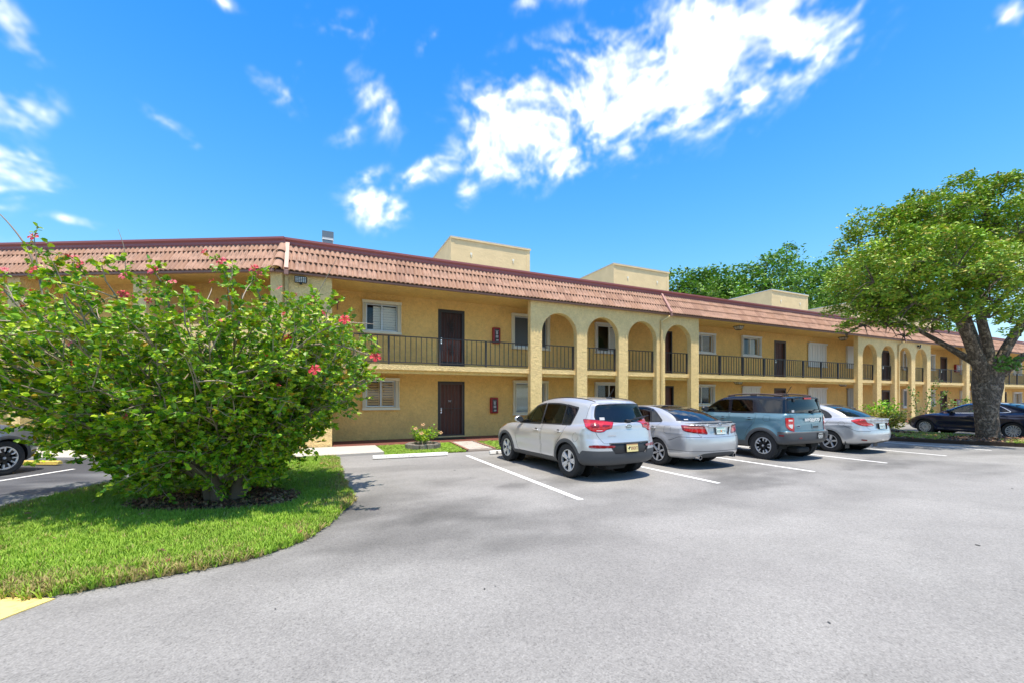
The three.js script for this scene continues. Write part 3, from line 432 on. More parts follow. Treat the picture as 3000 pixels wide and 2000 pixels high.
// rooftop screens, vent
for (const [a, b] of [[5.38, 9.38], [14.52, 18.49], [27.75, 31.7], [37.0, 41.0], [47, 51]]) {
  const g = grp(B, 'rooftop_screen', V((a + b) / 2, 6.36, zv(18.4))), w = (b - a) / 2, h = 2.55;
  part(g, 'wall', [bx(-w, w, 0, h, -.12, 0), bx(-w, -w + .12, 0, h, -3.2, -.12), bx(w - .12, w, 0, h, -3.2, -.12), bx(-w, w, 0, h, -3.32, -3.2)], M.box);
  part(g, 'corner_trim', bx(-w - .012, -w + .16, 0, h, -.1, .012), M.box); part(g, 'corner_trim', bx(w - .16, w + .012, 0, h, -.1, .012), M.box);
  part(g, 'cap', [bx(-w - .05, w + .05, h - .0, h + .04, -.16, .05), bx(-w - .05, -w + .16, h, h + .04, -3.36, -.161), bx(w - .16, w + .05, h, h + .04, -3.36, -.161)], M.alu);
  part(g, 'cap_lip', [bx(-w - .05, w + .05, h - .07, h - .001, .034, .05)], M.box);
  for (const x of [-w * .52, w * .55]) for (const y of [h - .65, h - 1.25]) part(g, 'bracket', [bx(x - .05, x + .05, y - .05, y + .05, 0, .03), bx(x - .012, x + .012, y - .16, y - .05, .004, .03)], M.cream);
}
{ const g = grp(B, 'roof_vent', V(.24, 6.36, zv(17))); part(g, 'duct', [bx(-.17, .17, 0, 1.05, -.2, .2), bx(-.19, .2, 1.13, 1.36, -.22, .22)], std(lin(.16, .19, .22), .45, { metalness: .5 })); part(g, 'band', bx(-.18, .19, 1.05, 1.13, -.21, .21), M.whiteMetal); }

// ---------- left wing ----------
{
  const L = o => { o.position.copy(LWo); o.rotation.y = LWr; return o; };
  const s = new THREE.Shape(); s.moveTo(-LWL, .02); s.lineTo(.4, .02); s.lineTo(.4, 5.471); s.lineTo(-LWL, 5.471); s.closePath(); const h = new THREE.Path(); h.moveTo(-1.75, 3.9); h.lineTo(-1.75, 4.85); h.lineTo(-.5, 4.85); h.lineTo(-.5, 3.9); h.closePath(); s.holes.push(h);
  L(part(B, 'left_wing_wall', metreUV(new THREE.ExtrudeGeometry(s, { depth: .25, bevelEnabled: false }).translate(0, 0, -2.15)), M.wall));
  L(part(B, 'left_wing_wall', [bx(-12, -2.65, .02, 5.47, -1.899, -1.55), bx(-24, -14, .02, 5.47, -1.899, -1.5)], M.wall));
  L(part(B, 'left_wing_panel', [bx(-1.8, -.45, 3.85, 4.9, -2.12, -2.06), bx(-1.75, -.5, 4.32, 4.4, -2.05, -1.98)], std(lin(.30, .12, .04), .6)));
  for (const x of [-8.75, -4.6, -13, -17.4]) L(part(B, 'pilaster', bx(x, x + .42, .02, 5.471, -1.56, -.18), M.trim));
  L(part(B, 'left_wing_soffit', bx(-LWL, .05, 5.472, 5.55, -2.2, -.06), M.wall));
  L(part(B, 'left_wing_parapet', bx(-4.18, -.24, 2.45, 3.85, -.42, -.2), M.trim));
  L(part(B, 'left_wing_slab', bx(-4.18, -.24, 2.42, 2.6, -1.54, -.42), M.wall));
  L(part(B, 'left_wing_pier', bx(-.24, .12, .02, 5.471, -1.9, -.19), M.trim));
  L(part(B, 'left_wing_eave', bx(-LWL, -.02, 5.36, 5.43, -.13, -.005), M.brownMetal));
  L(part(B, 'left_wing_deck', bx(-LWL, .2, 6.2, 6.36, -14, -.86), M.box));
  L(part(B, 'left_wing_rear', [bx(-LWL, -LWL + .2, 0, 6.19, -14, -2.16), bx(-LWL, 2, 0, 6.19, -14.2, -14)], M.wall));
}
// ---------- things fixed to the building ----------
function BL(u, v, y) { return W(u, v, y); }
function cabinet(u0, u1, y0, y1, label) {
  const w = u1 - u0, h = y1 - y0, g = thing('extinguisher_cabinet', label, 'fire cabinet', W((u0 + u1) / 2, VW, y0), TH, 'red fire extinguisher cabinets');
  part(g, 'cabinet', [rbx(-w / 2, w / 2, 0, h, .004, .16, .04, 3)], M.redbox); part(g, 'window', rbx(-w * .3, w * .3, h * .08, h * .9, .155, .166, .02, 2), std(lin(.03, .012, .016), .25));
  part(g, 'extinguisher', [rbx(-w * .13, w * .13, h * .55, h * .75, .16, .172, .03, 2), rbx(-w * .2, w * .2, h * .77, h * .80, .16, .172, .006), rbx(-w * .15, w * .17, h * .34, h * .5, .16, .172, .01), rbx(-w * .1, w * .2, h * .14, h * .24, .16, .172, .01)], std(lin(.45, .45, .47), .5));
}
cabinet(6.50, 6.84, 3.88, 4.53, 'red fire extinguisher cabinet on the upper wall beside the scrolled iron door'); cabinet(6.40, 6.74, .98, 1.64, 'red fire extinguisher cabinet on the lower wall beside the brown barred door');
cabinet(47.6, 48.4, 3.77, 4.4, 'red fire extinguisher cabinet on the far upper balcony left of the oak trunk'); cabinet(47.6, 48.4, 1.0, 1.55, 'red fire extinguisher cabinet low behind the far plants left of the oak trunk');
M.frost = new THREE.MeshPhysicalMaterial({ color: lin(.8, .8, .76), roughness: .5, transmission: .5, thickness: 0 });
function lantern(u, y, label) {
  const g = thing('ceiling_lantern', label, 'lamp', W(u, 15.4, y), TH, 'black ceiling lanterns'); g.scale.set(.72, 1, .72); part(g, 'canopy', bx(-.27, .27, -.03, -.004, -.27, .27), M.black);
  const c = [[-1, -1], [1, -1], [1, 1], [-1, 1]]; for (let i = 0; i < 4; i++) { const p = c[i], q = c[(i + 1) % 4], ge = new THREE.BufferGeometry(), a = [p[0] * .25, -.03, p[1] * .25], b = [q[0] * .25, -.03, q[1] * .25], d = [q[0] * .15, -.2, q[1] * .15], e = [p[0] * .15, -.2, p[1] * .15]; ge.setAttribute('position', new THREE.Float32BufferAttribute([...a, ...b, ...d, ...a, ...d, ...e], 3)); ge.computeVertexNormals(); part(g, 'pane', ge, M.frost); part(g, 'frame_bar', [bar(V(...a), V(...e), .013, 5), bar(V(...e), V(...d), .013, 5), bar(V((a[0] + b[0]) / 2, -.03, (a[2] + b[2]) / 2), V((e[0] + d[0]) / 2, -.2, (e[2] + d[2]) / 2), .008, 5)], M.black); }
}
lantern(20.48, 5.471, 'black ceiling lantern above the balcony left of the open shuttered window'); lantern(20.46, 2.575, 'black ceiling lantern under the balcony slab above the blue off-road car'); lantern(30.2, 5.471, 'black ceiling lantern above the balcony at the second arcade'); lantern(30.2, 2.575, 'black ceiling lantern under the slab at the second arcade');
function flood(u, v, y, label, turn) {
  const g = thing('flood_light', label, 'flood light', W(u, v, y), TH + turn); part(g, 'bracket', [bx(-.03, .03, -.05, .05, 0, .08), bar(V(0, 0, .08), V(0, 0, .14), .02, 8), rbx(-.04, .04, -.16, -.1, .06, .14, .01)], M.black);
  const h = part(g, 'housing', rbx(-.17, .17, -.1, .1, .12, .18, .02), M.black); h.rotation.x = .15; const e = []; for (let i = 0; i < 6; i++) for (let j = 0; j < 4; j++) e.push(bx(-.125 + i * .05 - .015, -.125 + i * .05 + .015, -.06 + j * .04 - .012, -.06 + j * .04 + .012, .178, .186)); part(g, 'led_grid', e, std(lin(.75, .74, .66), .3)).rotation.x = .15;
}
flood(-.55, VA, 5.22, 'black flood light with a grid of white diodes on the corner pier', 0); flood(37.0, VA, 5.15, 'grey flood light above the arches of the second arcade', .3);
solo('conduit_box', [rbx(-.05, .05, -.06, .06, 0, .08, .01), bar(V(0, -.06, .04), V(0, -.3, .04), .02, 8), bx(-.09, .09, .05, .07, 0, .08)], M.brownMetal, 'small brown conduit box high on the recessed wall beside the corner pier', 'conduit', null, W(.55, VW, 5.05), TH);
solo('door_mat', rbx(-.62, .62, 0, .018, -.22, .22, .006), std(lin(.03, .045, .02), .95, { bumpMap: rep(asphN, 3), bumpScale: .02 }), 'dark green mat on the red walkway before the lower barred door', 'mat', null, W(4.45, 15.55, .06), TH);
// ---------- plants ----------
function leafGeo(w, fold) { const P = [[0, 0, 0], [-.5 * w, .35, fold], [0, .42, 0], [.5 * w, .35, fold], [-.36 * w, .72, fold * .7], [.36 * w, .72, fold * .7], [0, 1, -fold * .4]]; const T = [0, 2, 1, 0, 3, 2, 1, 2, 4, 2, 3, 5, 4, 2, 6, 2, 5, 6], a = []; for (const t of T) a.push(...P[t]); const g = new THREE.BufferGeometry(); g.setAttribute('position', new THREE.Float32BufferAttribute(a, 3)); g.computeVertexNormals(); return g; }
const leafA = leafGeo(.72, .12), leafB = leafGeo(.62, .10);
M.leaf = new THREE.MeshPhysicalMaterial({ color: 0xffffff, roughness: .42, transmission: .38, thickness: 0, specularIntensity: .6 });
M.leafFar = new THREE.MeshPhysicalMaterial({ color: 0xffffff, roughness: .6, transmission: .2, thickness: 0 });
M.twig = std(lin(.36, .29, .22), .9);
M.stem = std(lin(.36, .29, .23), .95, { map: rep(asphN, 4) });
const Q = new THREE.Quaternion(), MT = new THREE.Matrix4();
const lay = (d, r, tilt) => { const n = rdir(r).multiplyScalar(tilt).add(V(0, 1, 0)).normalize(), q = d.clone(); q.y = q.y * .45 - .12; q.normalize(); if (Math.abs(q.dot(n)) > .9) n.x += .8; return { d: q, n: n.normalize() }; };   // leaves spread their blades to the light
function foliage(parent, name, list, geo, m, near = 0) {   // list: {p, d (direction of the leaf), s, c}
  const o = new THREE.Object3D(), col = new THREE.Color(), up = V(0, 1, 0);
  const place = (t, l) => { t.position.copy(l.p); if (l.n) { const x = l.d.clone().cross(l.n).normalize(), z = x.clone().cross(l.d).normalize(); MT.makeBasis(x, l.d, z); t.quaternion.setFromRotationMatrix(MT); } else { t.quaternion.setFromUnitVectors(up, l.d); Q.setFromAxisAngle(up, l.roll); t.quaternion.multiply(Q); } t.scale.setScalar(l.s); };
  const n = list.length - near;
  const im = new THREE.InstancedMesh(geo, m, n); im.name = name; im.userData.kind = 'stuff'; im.castShadow = im.receiveShadow = true;
  const far = near ? list.slice(near) : list;
  far.forEach((l, i) => { place(o, l); o.updateMatrix(); im.setMatrixAt(i, o.matrix); im.setColorAt(i, col.setRGB(l.c[0], l.c[1], l.c[2])); }); parent.add(im);
  if (near) { const mats = M.leafVar; for (let i = 0; i < near; i++) { const q = new THREE.Mesh(geo, mats[i % mats.length]); q.name = 'leaf'; place(q, list[i]); q.castShadow = q.receiveShadow = true; parent.add(q); } }
  return im;
}
M.leafVar = [[.16, .32, .020], [.22, .38, .025], [.11, .25, .022], [.30, .42, .03], [.13, .28, .02]].map(c => { const m = M.leaf.clone(); m.color.setRGB(...c); return m; });
const rdir = (r, up = 0) => { const a = r() * 6.283, y = r() * 2 - 1 + up, h = Math.sqrt(Math.max(.02, 1 - clamp(y, -1, 1) ** 2)); return V(Math.cos(a) * h, y, Math.sin(a) * h).normalize(); };
function hibColor(r) { const t = r(); if (t < .05) return [.52, .36, .03]; const k = .75 + .6 * r(); return t < .45 ? [.46 * k, .60 * k, .022 * k] : t < .82 ? [.25 * k, .48 * k, .022 * k] : [.10 * k, .27 * k, .020 * k]; }
const flowerGeo = (() => { const P = [], r = rng(4); for (let i = 0; i < 5; i++) { const a = i / 5 * 6.283, at = (rad, off, y) => [Math.cos(a + off) * rad, y, Math.sin(a + off) * rad]; const q = [at(.02, 0, 0), at(.55, -.5, .32), at(.62, 0, .26), at(.55, .5, .32), at(1, -.36, .18 + r() * .2), at(1.05, .05, .1), at(.98, .42, .2 + r() * .15)]; for (const t of [0, 2, 1, 0, 3, 2, 1, 2, 4, 2, 5, 4, 2, 3, 6, 2, 6, 5]) P.push(...q[t]); } const st = norm(new THREE.CylinderGeometry(.04, .05, 1.0, 5).translate(0, .55, 0)); const g = new THREE.BufferGeometry(); g.setAttribute('position', new THREE.Float32BufferAttribute(P, 3)); g.computeVertexNormals(); return mergeGeometries([norm(g), st]); })();
M.petals = [[.66, .02, .035], [.70, .05, .10], [.64, .025, .045], [.70, .10, .14]].map(c => new THREE.MeshPhysicalMaterial({ color: lin(...c), roughness: .6, transmission: .3, thickness: 0, side: THREE.DoubleSide }));
{
  const base = G(-4.45, 6.5), bush = thing('hibiscus_bush', 'large sprawling hibiscus bush with red flowers on the lawn', 'bush', base), r = rng(101);
  const RH = [[0, .5], [.2, 1.3], [.7, 1.8], [1.2, 2.45], [1.7, 3.0], [2.2, 3.1], [2.7, 2.85], [3.05, 2.35], [3.35, 1.5]];
  const RX = h => { for (let i = 0; i < RH.length - 1; i++) if (h < RH[i + 1][0]) return lerp(RH[i][1], RH[i + 1][1], (h - RH[i][0]) / (RH[i + 1][0] - RH[i][0])); return .6; };
  const env = (h, a, k = 1) => { const n = .80 + .42 * fbm(Math.cos(a) * 1.4 + 5, h * 1.2, Math.sin(a) * 1.4, 3); return V(-.62 + Math.cos(a) * RX(h) * n * k * (Math.cos(a) > 0 ? .90 : 1.12), h, Math.sin(a) * RX(h) * n * .70 * k - .1); };
  const trunkG = [], branchG = [], twigG = [], leaves = [], tips = [];
  for (let i = 0; i < 5; i++) { const a = i * 1.26 + .3; trunkG.push(limb([V(Math.cos(a) * .16, -.03, Math.sin(a) * .12), V(Math.cos(a) * .24, .25, Math.sin(a) * .18), V(Math.cos(a) * .42 - .05, .62, Math.sin(a) * .32)], [.13, .10, .075], 9)); }
  const twigLeaves = (p0, p1, n, s = 1) => { const d = p1.clone().sub(p0); for (let k = 0; k < n; k++) { const t = Math.pow((k + r()) / n, .7), p = p0.clone().addScaledVector(d, t); const dd = d.clone().normalize().multiplyScalar(.6).add(rdir(r, .15)).normalize(); leaves.push({ p, ...lay(dd, r, 1.25), s: s * (.050 + .042 * r()), c: hibColor(r) }); } tips.push({ p: p1, d: d.normalize() }); };
  const NS = 190;
  for (let i = 0; i < NS; i++) {
    const h = i < 44 ? .4 + r() * .95 : i < 115 ? 1.3 + r() * 1.2 : 2.2 + r() * .85, a = i * 2.39996 + r() * .5, T = env(h, a, (Math.cos(a) > 0 ? lerp(.70, .86, sst(.5, 1.8, h)) : lerp(.38, .88, sst(.5, 2.1, h))) + .1 * r()), a0 = Math.atan2(T.z, T.x);
    const b = V(Math.cos(a0) * .25 - .05, .35, Math.sin(a0) * .2), mid = b.clone().lerp(T, .5).add(V((r() - .5) * .4, .12 + .25 * r() * (h > 1 ? 1 : .2), (r() - .5) * .4)), pts = [b, b.clone().lerp(mid, .5).add(V((r() - .5) * .15, .08, (r() - .5) * .15)), mid, T];
    { const q = i % 3 ? .6 : 1; branchG.push(limb(pts, [.042 * q, .030 * q, .019 * q, .007], 6, 4)); }; const cu = new THREE.CatmullRomCurve3(pts);
    const sub = 12; for (let k = 0; k < sub; k++) {
      const t = .28 + .72 * (k + r()) / sub, p = cu.getPoint(Math.min(1, t)), tg = cu.getTangent(Math.min(1, t)), d = tg.clone().multiplyScalar(.55).add(rdir(r, .25).multiplyScalar(.9)).normalize(), L = (.30 + .5 * r()) * (1 - .25 * t), q = p.clone().addScaledVector(d, L); q.y = Math.max(.16, q.y);
      twigG.push(limb([p, p.clone().lerp(q, .5).add(V((r() - .5) * .07, .03, (r() - .5) * .07)), q], [.0095, .007, .0035], 4, 2));
      const tw = 5; for (let m = 0; m < tw; m++) { const f = .3 + .7 * (m + 1) / tw, s0 = p.clone().lerp(q, f), d2 = d.clone().multiplyScalar(.5).add(rdir(r, .2)).normalize(), e = s0.clone().addScaledVector(d2, .12 + .16 * r()); e.y = Math.max(.12, e.y); twigG.push(limb([s0, e], [.004, .002], 3, 1)); twigLeaves(s0, e, 8 + Math.floor(r() * 6)); }
    }
  }
  // long loose shoots standing out of the crown
  const shoots = [[-2.35, 2.5, .3, -2.75, 4.02, .2], [.35, 2.7, .2, .15, 3.62, .3], [1.05, 2.55, .5, .75, 3.45, .5], [-.6, 2.7, .4, -1.2, 3.38, .4], [1.5, 2.3, .8, 2.62, 2.15, .9], [-1.4, 2.6, .6, -1.75, 3.5, .5], [-3.2, 2.3, .2, -3.7, 3.3, .1], [1.3, 2.4, -.3, 1.25, 3.2, -.3], [1.4, 2.1, 1.0, 2.25, 2.62, 1.0], [-.2, 2.6, .8, -.35, 3.3, .9], [.9, 1.9, 1.2, 2.0, 1.95, 1.3], [-2.9, 2.0, 1.0, -3.9, 2.5, 1.1], [-3.0, 1.4, .8, -3.9, 1.55, .9]];
  for (const s of shoots) { const a = V(s[0], s[1], s[2]), b = V(s[3], s[4], s[5]), m = a.clone().lerp(b, .5).add(V((r() - .5) * .2, .1, 0)); branchG.push(limb([a, m, b], [.016, .011, .005], 5, 4)); const c = new THREE.CatmullRomCurve3([a, m, b]); for (let k = 0; k < 15; k++) { const p = c.getPoint(.15 + .85 * k / 14), e = p.clone().addScaledVector(rdir(r, .35), .1 + .16 * r()); twigG.push(limb([p, e], [.004, .002], 3, 1)); twigLeaves(p, e, 8, 1); } tips.push({ p: b, d: V(0, 1, 0), best: 1 }); }
  for (let k = 0; k < 120; k++) { const tt = tips[Math.floor(r() * tips.length)]; if (tt.p.y < 1.5) continue; const p = tt.p.clone().addScaledVector(tt.d, -.12), d = rdir(r, .5), q = p.clone().addScaledVector(d, .3 + .5 * r()); twigG.push(limb([p, p.clone().lerp(q, .5).add(V(.03, .05, 0)), q], [.008, .006, .003], 4, 2)); }   // bare pale twigs
  part(bush, "trunk", trunkG, std(lin(.16, .12, .09), .95)); part(bush, 'branches', branchG, M.stem); part(bush, 'twigs', twigG, M.twig);
  const cam = camera.position.clone().sub(base); leaves.sort((p, q) => p.p.distanceToSquared(cam) / (p.s * p.s) - q.p.distanceToSquared(cam) / (q.s * q.s));
  foliage(bush, 'foliage', leaves, leafA, M.leaf, 300);
  const dead = part(bush, 'dead_branch', [limb([V(-2.75, 3.35, .1), V(-2.98, 3.9, .1), V(-3.28, 4.3, .1), V(-3.62, 4.62, .1)], [.02, .014, .009, .004], 5, 4), limb([V(-2.98, 3.9, .1), V(-2.88, 4.02, .12), V(-2.86, 4.12, .12)], [.006, .005, .003], 4, 3)], M.stem);
  const ft = tips.filter(t => t.best), oth = tips.filter(t => !t.best && t.p.y > .9 && t.p.z > -.3 && t.p.distanceTo(V(-.5, 1.4, 0)) > 1.35); let nf = 0;
  const put = (p, d, s) => { const m = part(bush, 'flower', flowerGeo, M.petals[nf % 4]); m.position.copy(p); m.quaternion.setFromUnitVectors(V(0, 1, 0), d); m.scale.set(s, s, s); nf++; };
  for (const t of ft) put(t.p, V((r() - .5) * .8, .5, .8).normalize(), .075);
  for (let k = 0; k < 120; k++) { let t = oth[Math.floor(r() * oth.length)]; for (let q = 0; q < 3; q++) { const t2 = oth[Math.floor(r() * oth.length)]; if (t2.p.y - .15 * t2.p.x > t.p.y - .15 * t.p.x && r() < .7) t = t2; } put(t.p.clone().addScaledVector(t.d, .03), t.d.clone().add(V((r() - .5), .5, .7 * r())).normalize(), .032 + .026 * r()); }
}
// trees
const barkT = tex(512, (x, y) => { const w = fbmP(x * 8, y * 8, 8, 3, .5, 2), a = fbmP(x * 26 + w * 3, y * 9, 9, 4, .55, 6), b = fbmP(x * 14, y * 14, 14, 4, .6, 31); const k = .28 + .9 * Math.abs(a - .5) * 2 + .35 * (b - .5); const palePatch = sst(.56, .66, b) * .45; return [k + palePatch, k * .96 + palePatch * .95, k * .90 + palePatch * .85]; });  // pale patches mixed into the bark colour
M.bark = std(lin(.33, .265, .21), .95, { map: rep(barkT, .9), bumpMap: rep(barkT, .9), bumpScale: .05 });
M.barkFar = std(lin(.16, .12, .09), .95);
function crownLeaves(clumps, per, size, r, colorFn) {   // leaf pads round each limb end, with gaps between them
  const L = []; for (const [x, y, z, rad, sq] of clumps) {
    const n = Math.round(per * rad * rad), ns = Math.max(5, Math.round(24 + 8 * r())), subs = [];
    for (let i = 0; i < ns; i++) { const d = rdir(r, .12), q = .35 + .65 * Math.sqrt(r()), k = .8 + .45 * fbm(d.x * 2.1 + x, d.y * 2.1 + y, d.z * 2.1 + z, 3); subs.push([V(x + d.x * rad * q * k, y + d.y * rad * q * k * (sq || .8), z + d.z * rad * q * k), rad * (.25 + .14 * r()), .75 + .5 * r()]); }
    for (let i = 0; i < n; i++) { const sb = subs[Math.floor(r() * ns)], d = rdir(r, .05), q = Math.pow(r(), .5); const p = V(sb[0].x + d.x * sb[1] * q, sb[0].y + d.y * sb[1] * q * .55, sb[0].z + d.z * sb[1] * q); const dd = d.clone().multiplyScalar(.7).add(rdir(r, .1)).normalize(), c = colorFn(r, p); L.push({ p, ...lay(dd, r, .8), s: size * (.6 + .8 * r()), c: c.map(v => v * sb[2]) }); }
  } return L; }
{
  const Zt = 15.7, k = Zt / 1225, base = G(17.86, Zt, .1), oak = thing('oak_tree', 'big spreading oak with a mottled trunk on the island at right', 'tree', base), r = rng(202);
  const tg = [limb([V(.05, -.12, 0), V(0, .35, 0), V(-.05, 1.1, 0), V(-.02, 1.9, 0), V(.05, 2.7, 0)], [.36, .32, .33, .42, .42], 18, 5)];
  part(oak, 'trunk', tg, M.bark);
  const limbs = [[[-.15, 2.1, .1], [-.5, 2.9, .12], [-1.0, 3.85, .2], [-1.5, 4.8, .2], [-2.6, 6.2, 0], [-4.3, 7.4, -.2]], [[.1, 2.4, 0], [.12, 3.4, -.1], [-.05, 4.7, -.2], [-.15, 6.3, -.2], [.1, 8.6, -.1], [.4, 10, 0]], [[.3, 2.5, 0], [.6, 3.4, .1], [1.4, 4.7, .2], [2.6, 6.2, .2], [4.2, 7.8, .3]], [[.35, 2.4, .15], [.8, 3.0, .4], [1.6, 3.4, .6], [3.2, 4.0, .8], [5, 4.8, 1]], [[-1.2, 4.2, .2], [-1.9, 4.5, .5], [-3.2, 4.75, .8], [-4.8, 5.1, 1.0]], [[.2, 2.5, -.2], [.5, 3.6, -.8], [.9, 5.2, -1.6], [1.2, 7.2, -2.4]], [[-.05, 4.5, -.15], [.5, 5.6, .4], [1.2, 7.0, .9], [1.5, 8.6, 1.0]], [[-1.5, 4.8, .2], [-1.6, 5.8, 1.0], [-2.2, 7.0, 1.8]], [[-2.6, 6.2, 0], [-2.4, 7.2, -.6], [-2.2, 8.4, -1.0]], [[-.3, 2.8, -.1], [-1.0, 4.0, -1.2], [-2.4, 5.4, -2.4]]];
  const R0 = [.25, .20, .20, .16, .11, .17, .10, .10, .10, .13];
  limbs.forEach((l, i) => part(oak, 'limb', limb(l.map(p => V(...p)), [R0[i], R0[i] * .8, R0[i] * .62, R0[i] * .4, .03], 10, 5), M.bark));
  const px = [[2500, 900, 0, .95], [2500, 815, .3, 1.0], [2510, 730, -.3, 1.0], [2560, 820, .7, 1.35], [2570, 665, 0, 1.1], [2640, 630, 0, .95], [2760, 610, .2, 1.0], [2830, 560, 0, .9], [2650, 760, -.9, 1.5], [2690, 660, .5, 1.2], [2740, 840, .2, 1.2], [2770, 700, -.6, 1.4], [2830, 760, .9, 1.4], [2860, 640, 0, 1.25], [2925, 580, 0, 1.05], [2930, 690, -.8, 1.4], [2985, 660, .6, 1.3], [2640, 880, 1.0, 1.0], [2530, 930, .8, .65], [2990, 800, .2, 1.15], [3070, 700, 0, 1.5], [3120, 820, .5, 1.5], [3090, 590, -.5, 1.4], [3180, 720, 0, 1.6], [2880, 860, 1.2, .7], [2600, 790, -2.4, 1.5], [2740, 720, -2.8, 1.6], [2880, 720, -3.0, 1.6], [3020, 720, -2.8, 1.6], [2560, 800, 2.2, 1.2], [2680, 740, 2.4, 1.3], [2800, 760, 2.6, 1.3], [2940, 780, 2.6, 1.2], [2700, 640, -1.4, 1.2], [2930, 545, .2, .7], [2660, 620, .2, .7], [2620, 930, .9, .5], [2730, 950, .9, .42], [2480, 960, .5, .38], [2840, 920, .9, .45], [2700, 900, 1.5, .75], [2790, 870, 1.8, .75], [2860, 800, 1.8, .9], [2950, 830, 1.6, .9], [3010, 900, 1.2, .8], [2600, 930, 1.0, .6], [2560, 890, 1.2, .8], [2900, 905, 2.0, .4], [2740, 910, 2.0, .6], [2830, 900, 2.3, .6], [2960, 920, 2.0, .6], [2680, 860, 2.2, .9], [2900, 850, 2.2, .8], [2990, 960, 1.6, .45], [2780, 950, 1.6, .4], [2650, 960, 1.2, .4]];
  const cl = px.map(([x, y, z, rad]) => [(x - 1500) * (Zt - z) / 1225 - 17.86, 1.5 + (1166 - y) * (Zt - z) / 1225, z, rad * .9, .74]);
  const leaves = crownLeaves(cl, 1900, .10, r, (r, p) => { const t = r(), q = .65 + .7 * r(); return t < .12 ? [.42 * q, .36 * q, .04 * q] : t < .6 ? [.33 * q, .47 * q, .022 * q] : [.16 * q, .32 * q, .020 * q]; });
  for (let i = 0; i < 130; i++) { const d = rdir(r, .3); leaves.push({ p: V(.15 + (r() - .5) * .9, 2.75 + (r() - .5) * .5, .48 + r() * .15), d, roll: r() * 6, s: .13, c: [.12, .27, .03] }); }
  const tw = []; for (let i = 0; i < 260; i++) { const c = cl[Math.floor(r() * cl.length)], a = V(c[0], c[1] - .3, c[2]), b = a.clone().addScaledVector(rdir(r, .15), c[3] * .95); tw.push(limb([a, a.clone().lerp(b, .5).add(V(0, .08, 0)), b], [.03, .018, .006], 4, 2)); } part(oak, 'twigs', tw, M.bark);
  foliage(oak, 'crown', leaves, leafB, M.leafFar);
}
function farTree(x, ytop, Z, wpx, seed, label) {
  const k = Z / 1225, X = (x - 1500) * k, H = 1.6 + (1166 - ytop) * k, t = thing('background_tree', label, 'tree', G(X, Z), 0, 'trees behind the building'), r = rng(seed), Rw = wpx * k / 2;
  part(t, 'trunk', limb([V(0, -.1, 0), V(.1, H * .3, 0), V(0, H * .55, 0), V(.2, H * .85, 0)], [.4, .3, .2, .05], 8, 4), M.barkFar);
  const cl = [], lg = []; const n = 30; for (let i = 0; i < n; i++) { const a = i * 2.4, q = Math.sqrt((i + .5) / n), hh = H - (H * .09) - q * q * H * .30 * (.4 + r()) - r() * H * .12, p = [Math.cos(a) * Rw * q * .85, hh - (i % 3) * H * .10, Math.sin(a) * Rw * q * .8, Rw * (.24 + .12 * r()), .72]; cl.push(p); lg.push(limb([V(0, H * .45, 0), V(p[0] * .5, lerp(H * .45, p[1], .6), p[2] * .5), V(p[0], p[1], p[2])], [.12, .07, .03], 5, 3)); }
  part(t, 'limbs', lg, M.barkFar);
  foliage(t, 'crown', crownLeaves(cl, 7000 / (Rw * Rw), .30, r, (r) => { const q = .6 + .8 * r(); return r() < .5 ? [.19 * q, .36 * q, .022 * q] : [.09 * q, .22 * q, .018 * q]; }), leafB, M.leafFar);
}
farTree(2040, 760, 44, 330, 31, 'low dark green tree behind the roof left of the taller one'); farTree(2240, 690, 46, 440, 32, 'tallest dark green tree rising behind the flat rooftop screen'); farTree(2410, 735, 48, 380, 33, 'lighter green tree behind the roof next to the oak crown'); farTree(2130, 810, 43, 240, 34, 'small round tree low between the two bigger ones behind the roof'); farTree(2580, 780, 50, 330, 35, 'green tree behind the roof hidden by the oak crown');
// trees across the drive behind the viewer: the green that the lower window panes mirror
for (const [X, Z, h, w, sd] of [[-16, -15, 9, 8, 61], [-6, -17, 10, 9, 62], [3, -16, 8.5, 8, 63], [12, -17, 10, 9, 64], [22, -15, 9, 8, 65], [33, -12, 10, 9, 66]]) tree2(X, Z, h, w, sd);
function tree2(X, Z, H, Wd, seed) {
  const t = thing('roadside_tree', `broad green tree across the drive behind the viewer, ${['first','second','third','fourth','fifth','sixth'][seed - 61]} from the left wing`, 'tree', G(X, Z), 0, 'trees across the drive'), r = rng(seed), cl = [], lg = []; part(t, 'trunk', limb([V(0, -.1, 0), V(.1, H * .35, 0), V(0, H * .6, 0)], [.35, .28, .15], 8, 4), M.barkFar);
  for (let i = 0; i < 16; i++) { const a = i * 2.4, q = Math.sqrt((i + .5) / 16), p = [Math.cos(a) * Wd * .42 * q, H * (.82 - .3 * q * q - .22 * r()), Math.sin(a) * Wd * .4 * q, Wd * .2, .75]; cl.push(p); lg.push(limb([V(0, H * .4, 0), V(p[0] * .5, lerp(H * .4, p[1], .6), p[2] * .5), V(p[0], p[1], p[2])], [.1, .07, .03], 5, 3)); }
  part(t, 'limbs', lg, M.barkFar); foliage(t, 'crown', crownLeaves(cl, 150, .34, r, r => { const q = .6 + .8 * r(); return [.11 * q, .22 * q, .02 * q]; }), leafB, M.leafFar);
}

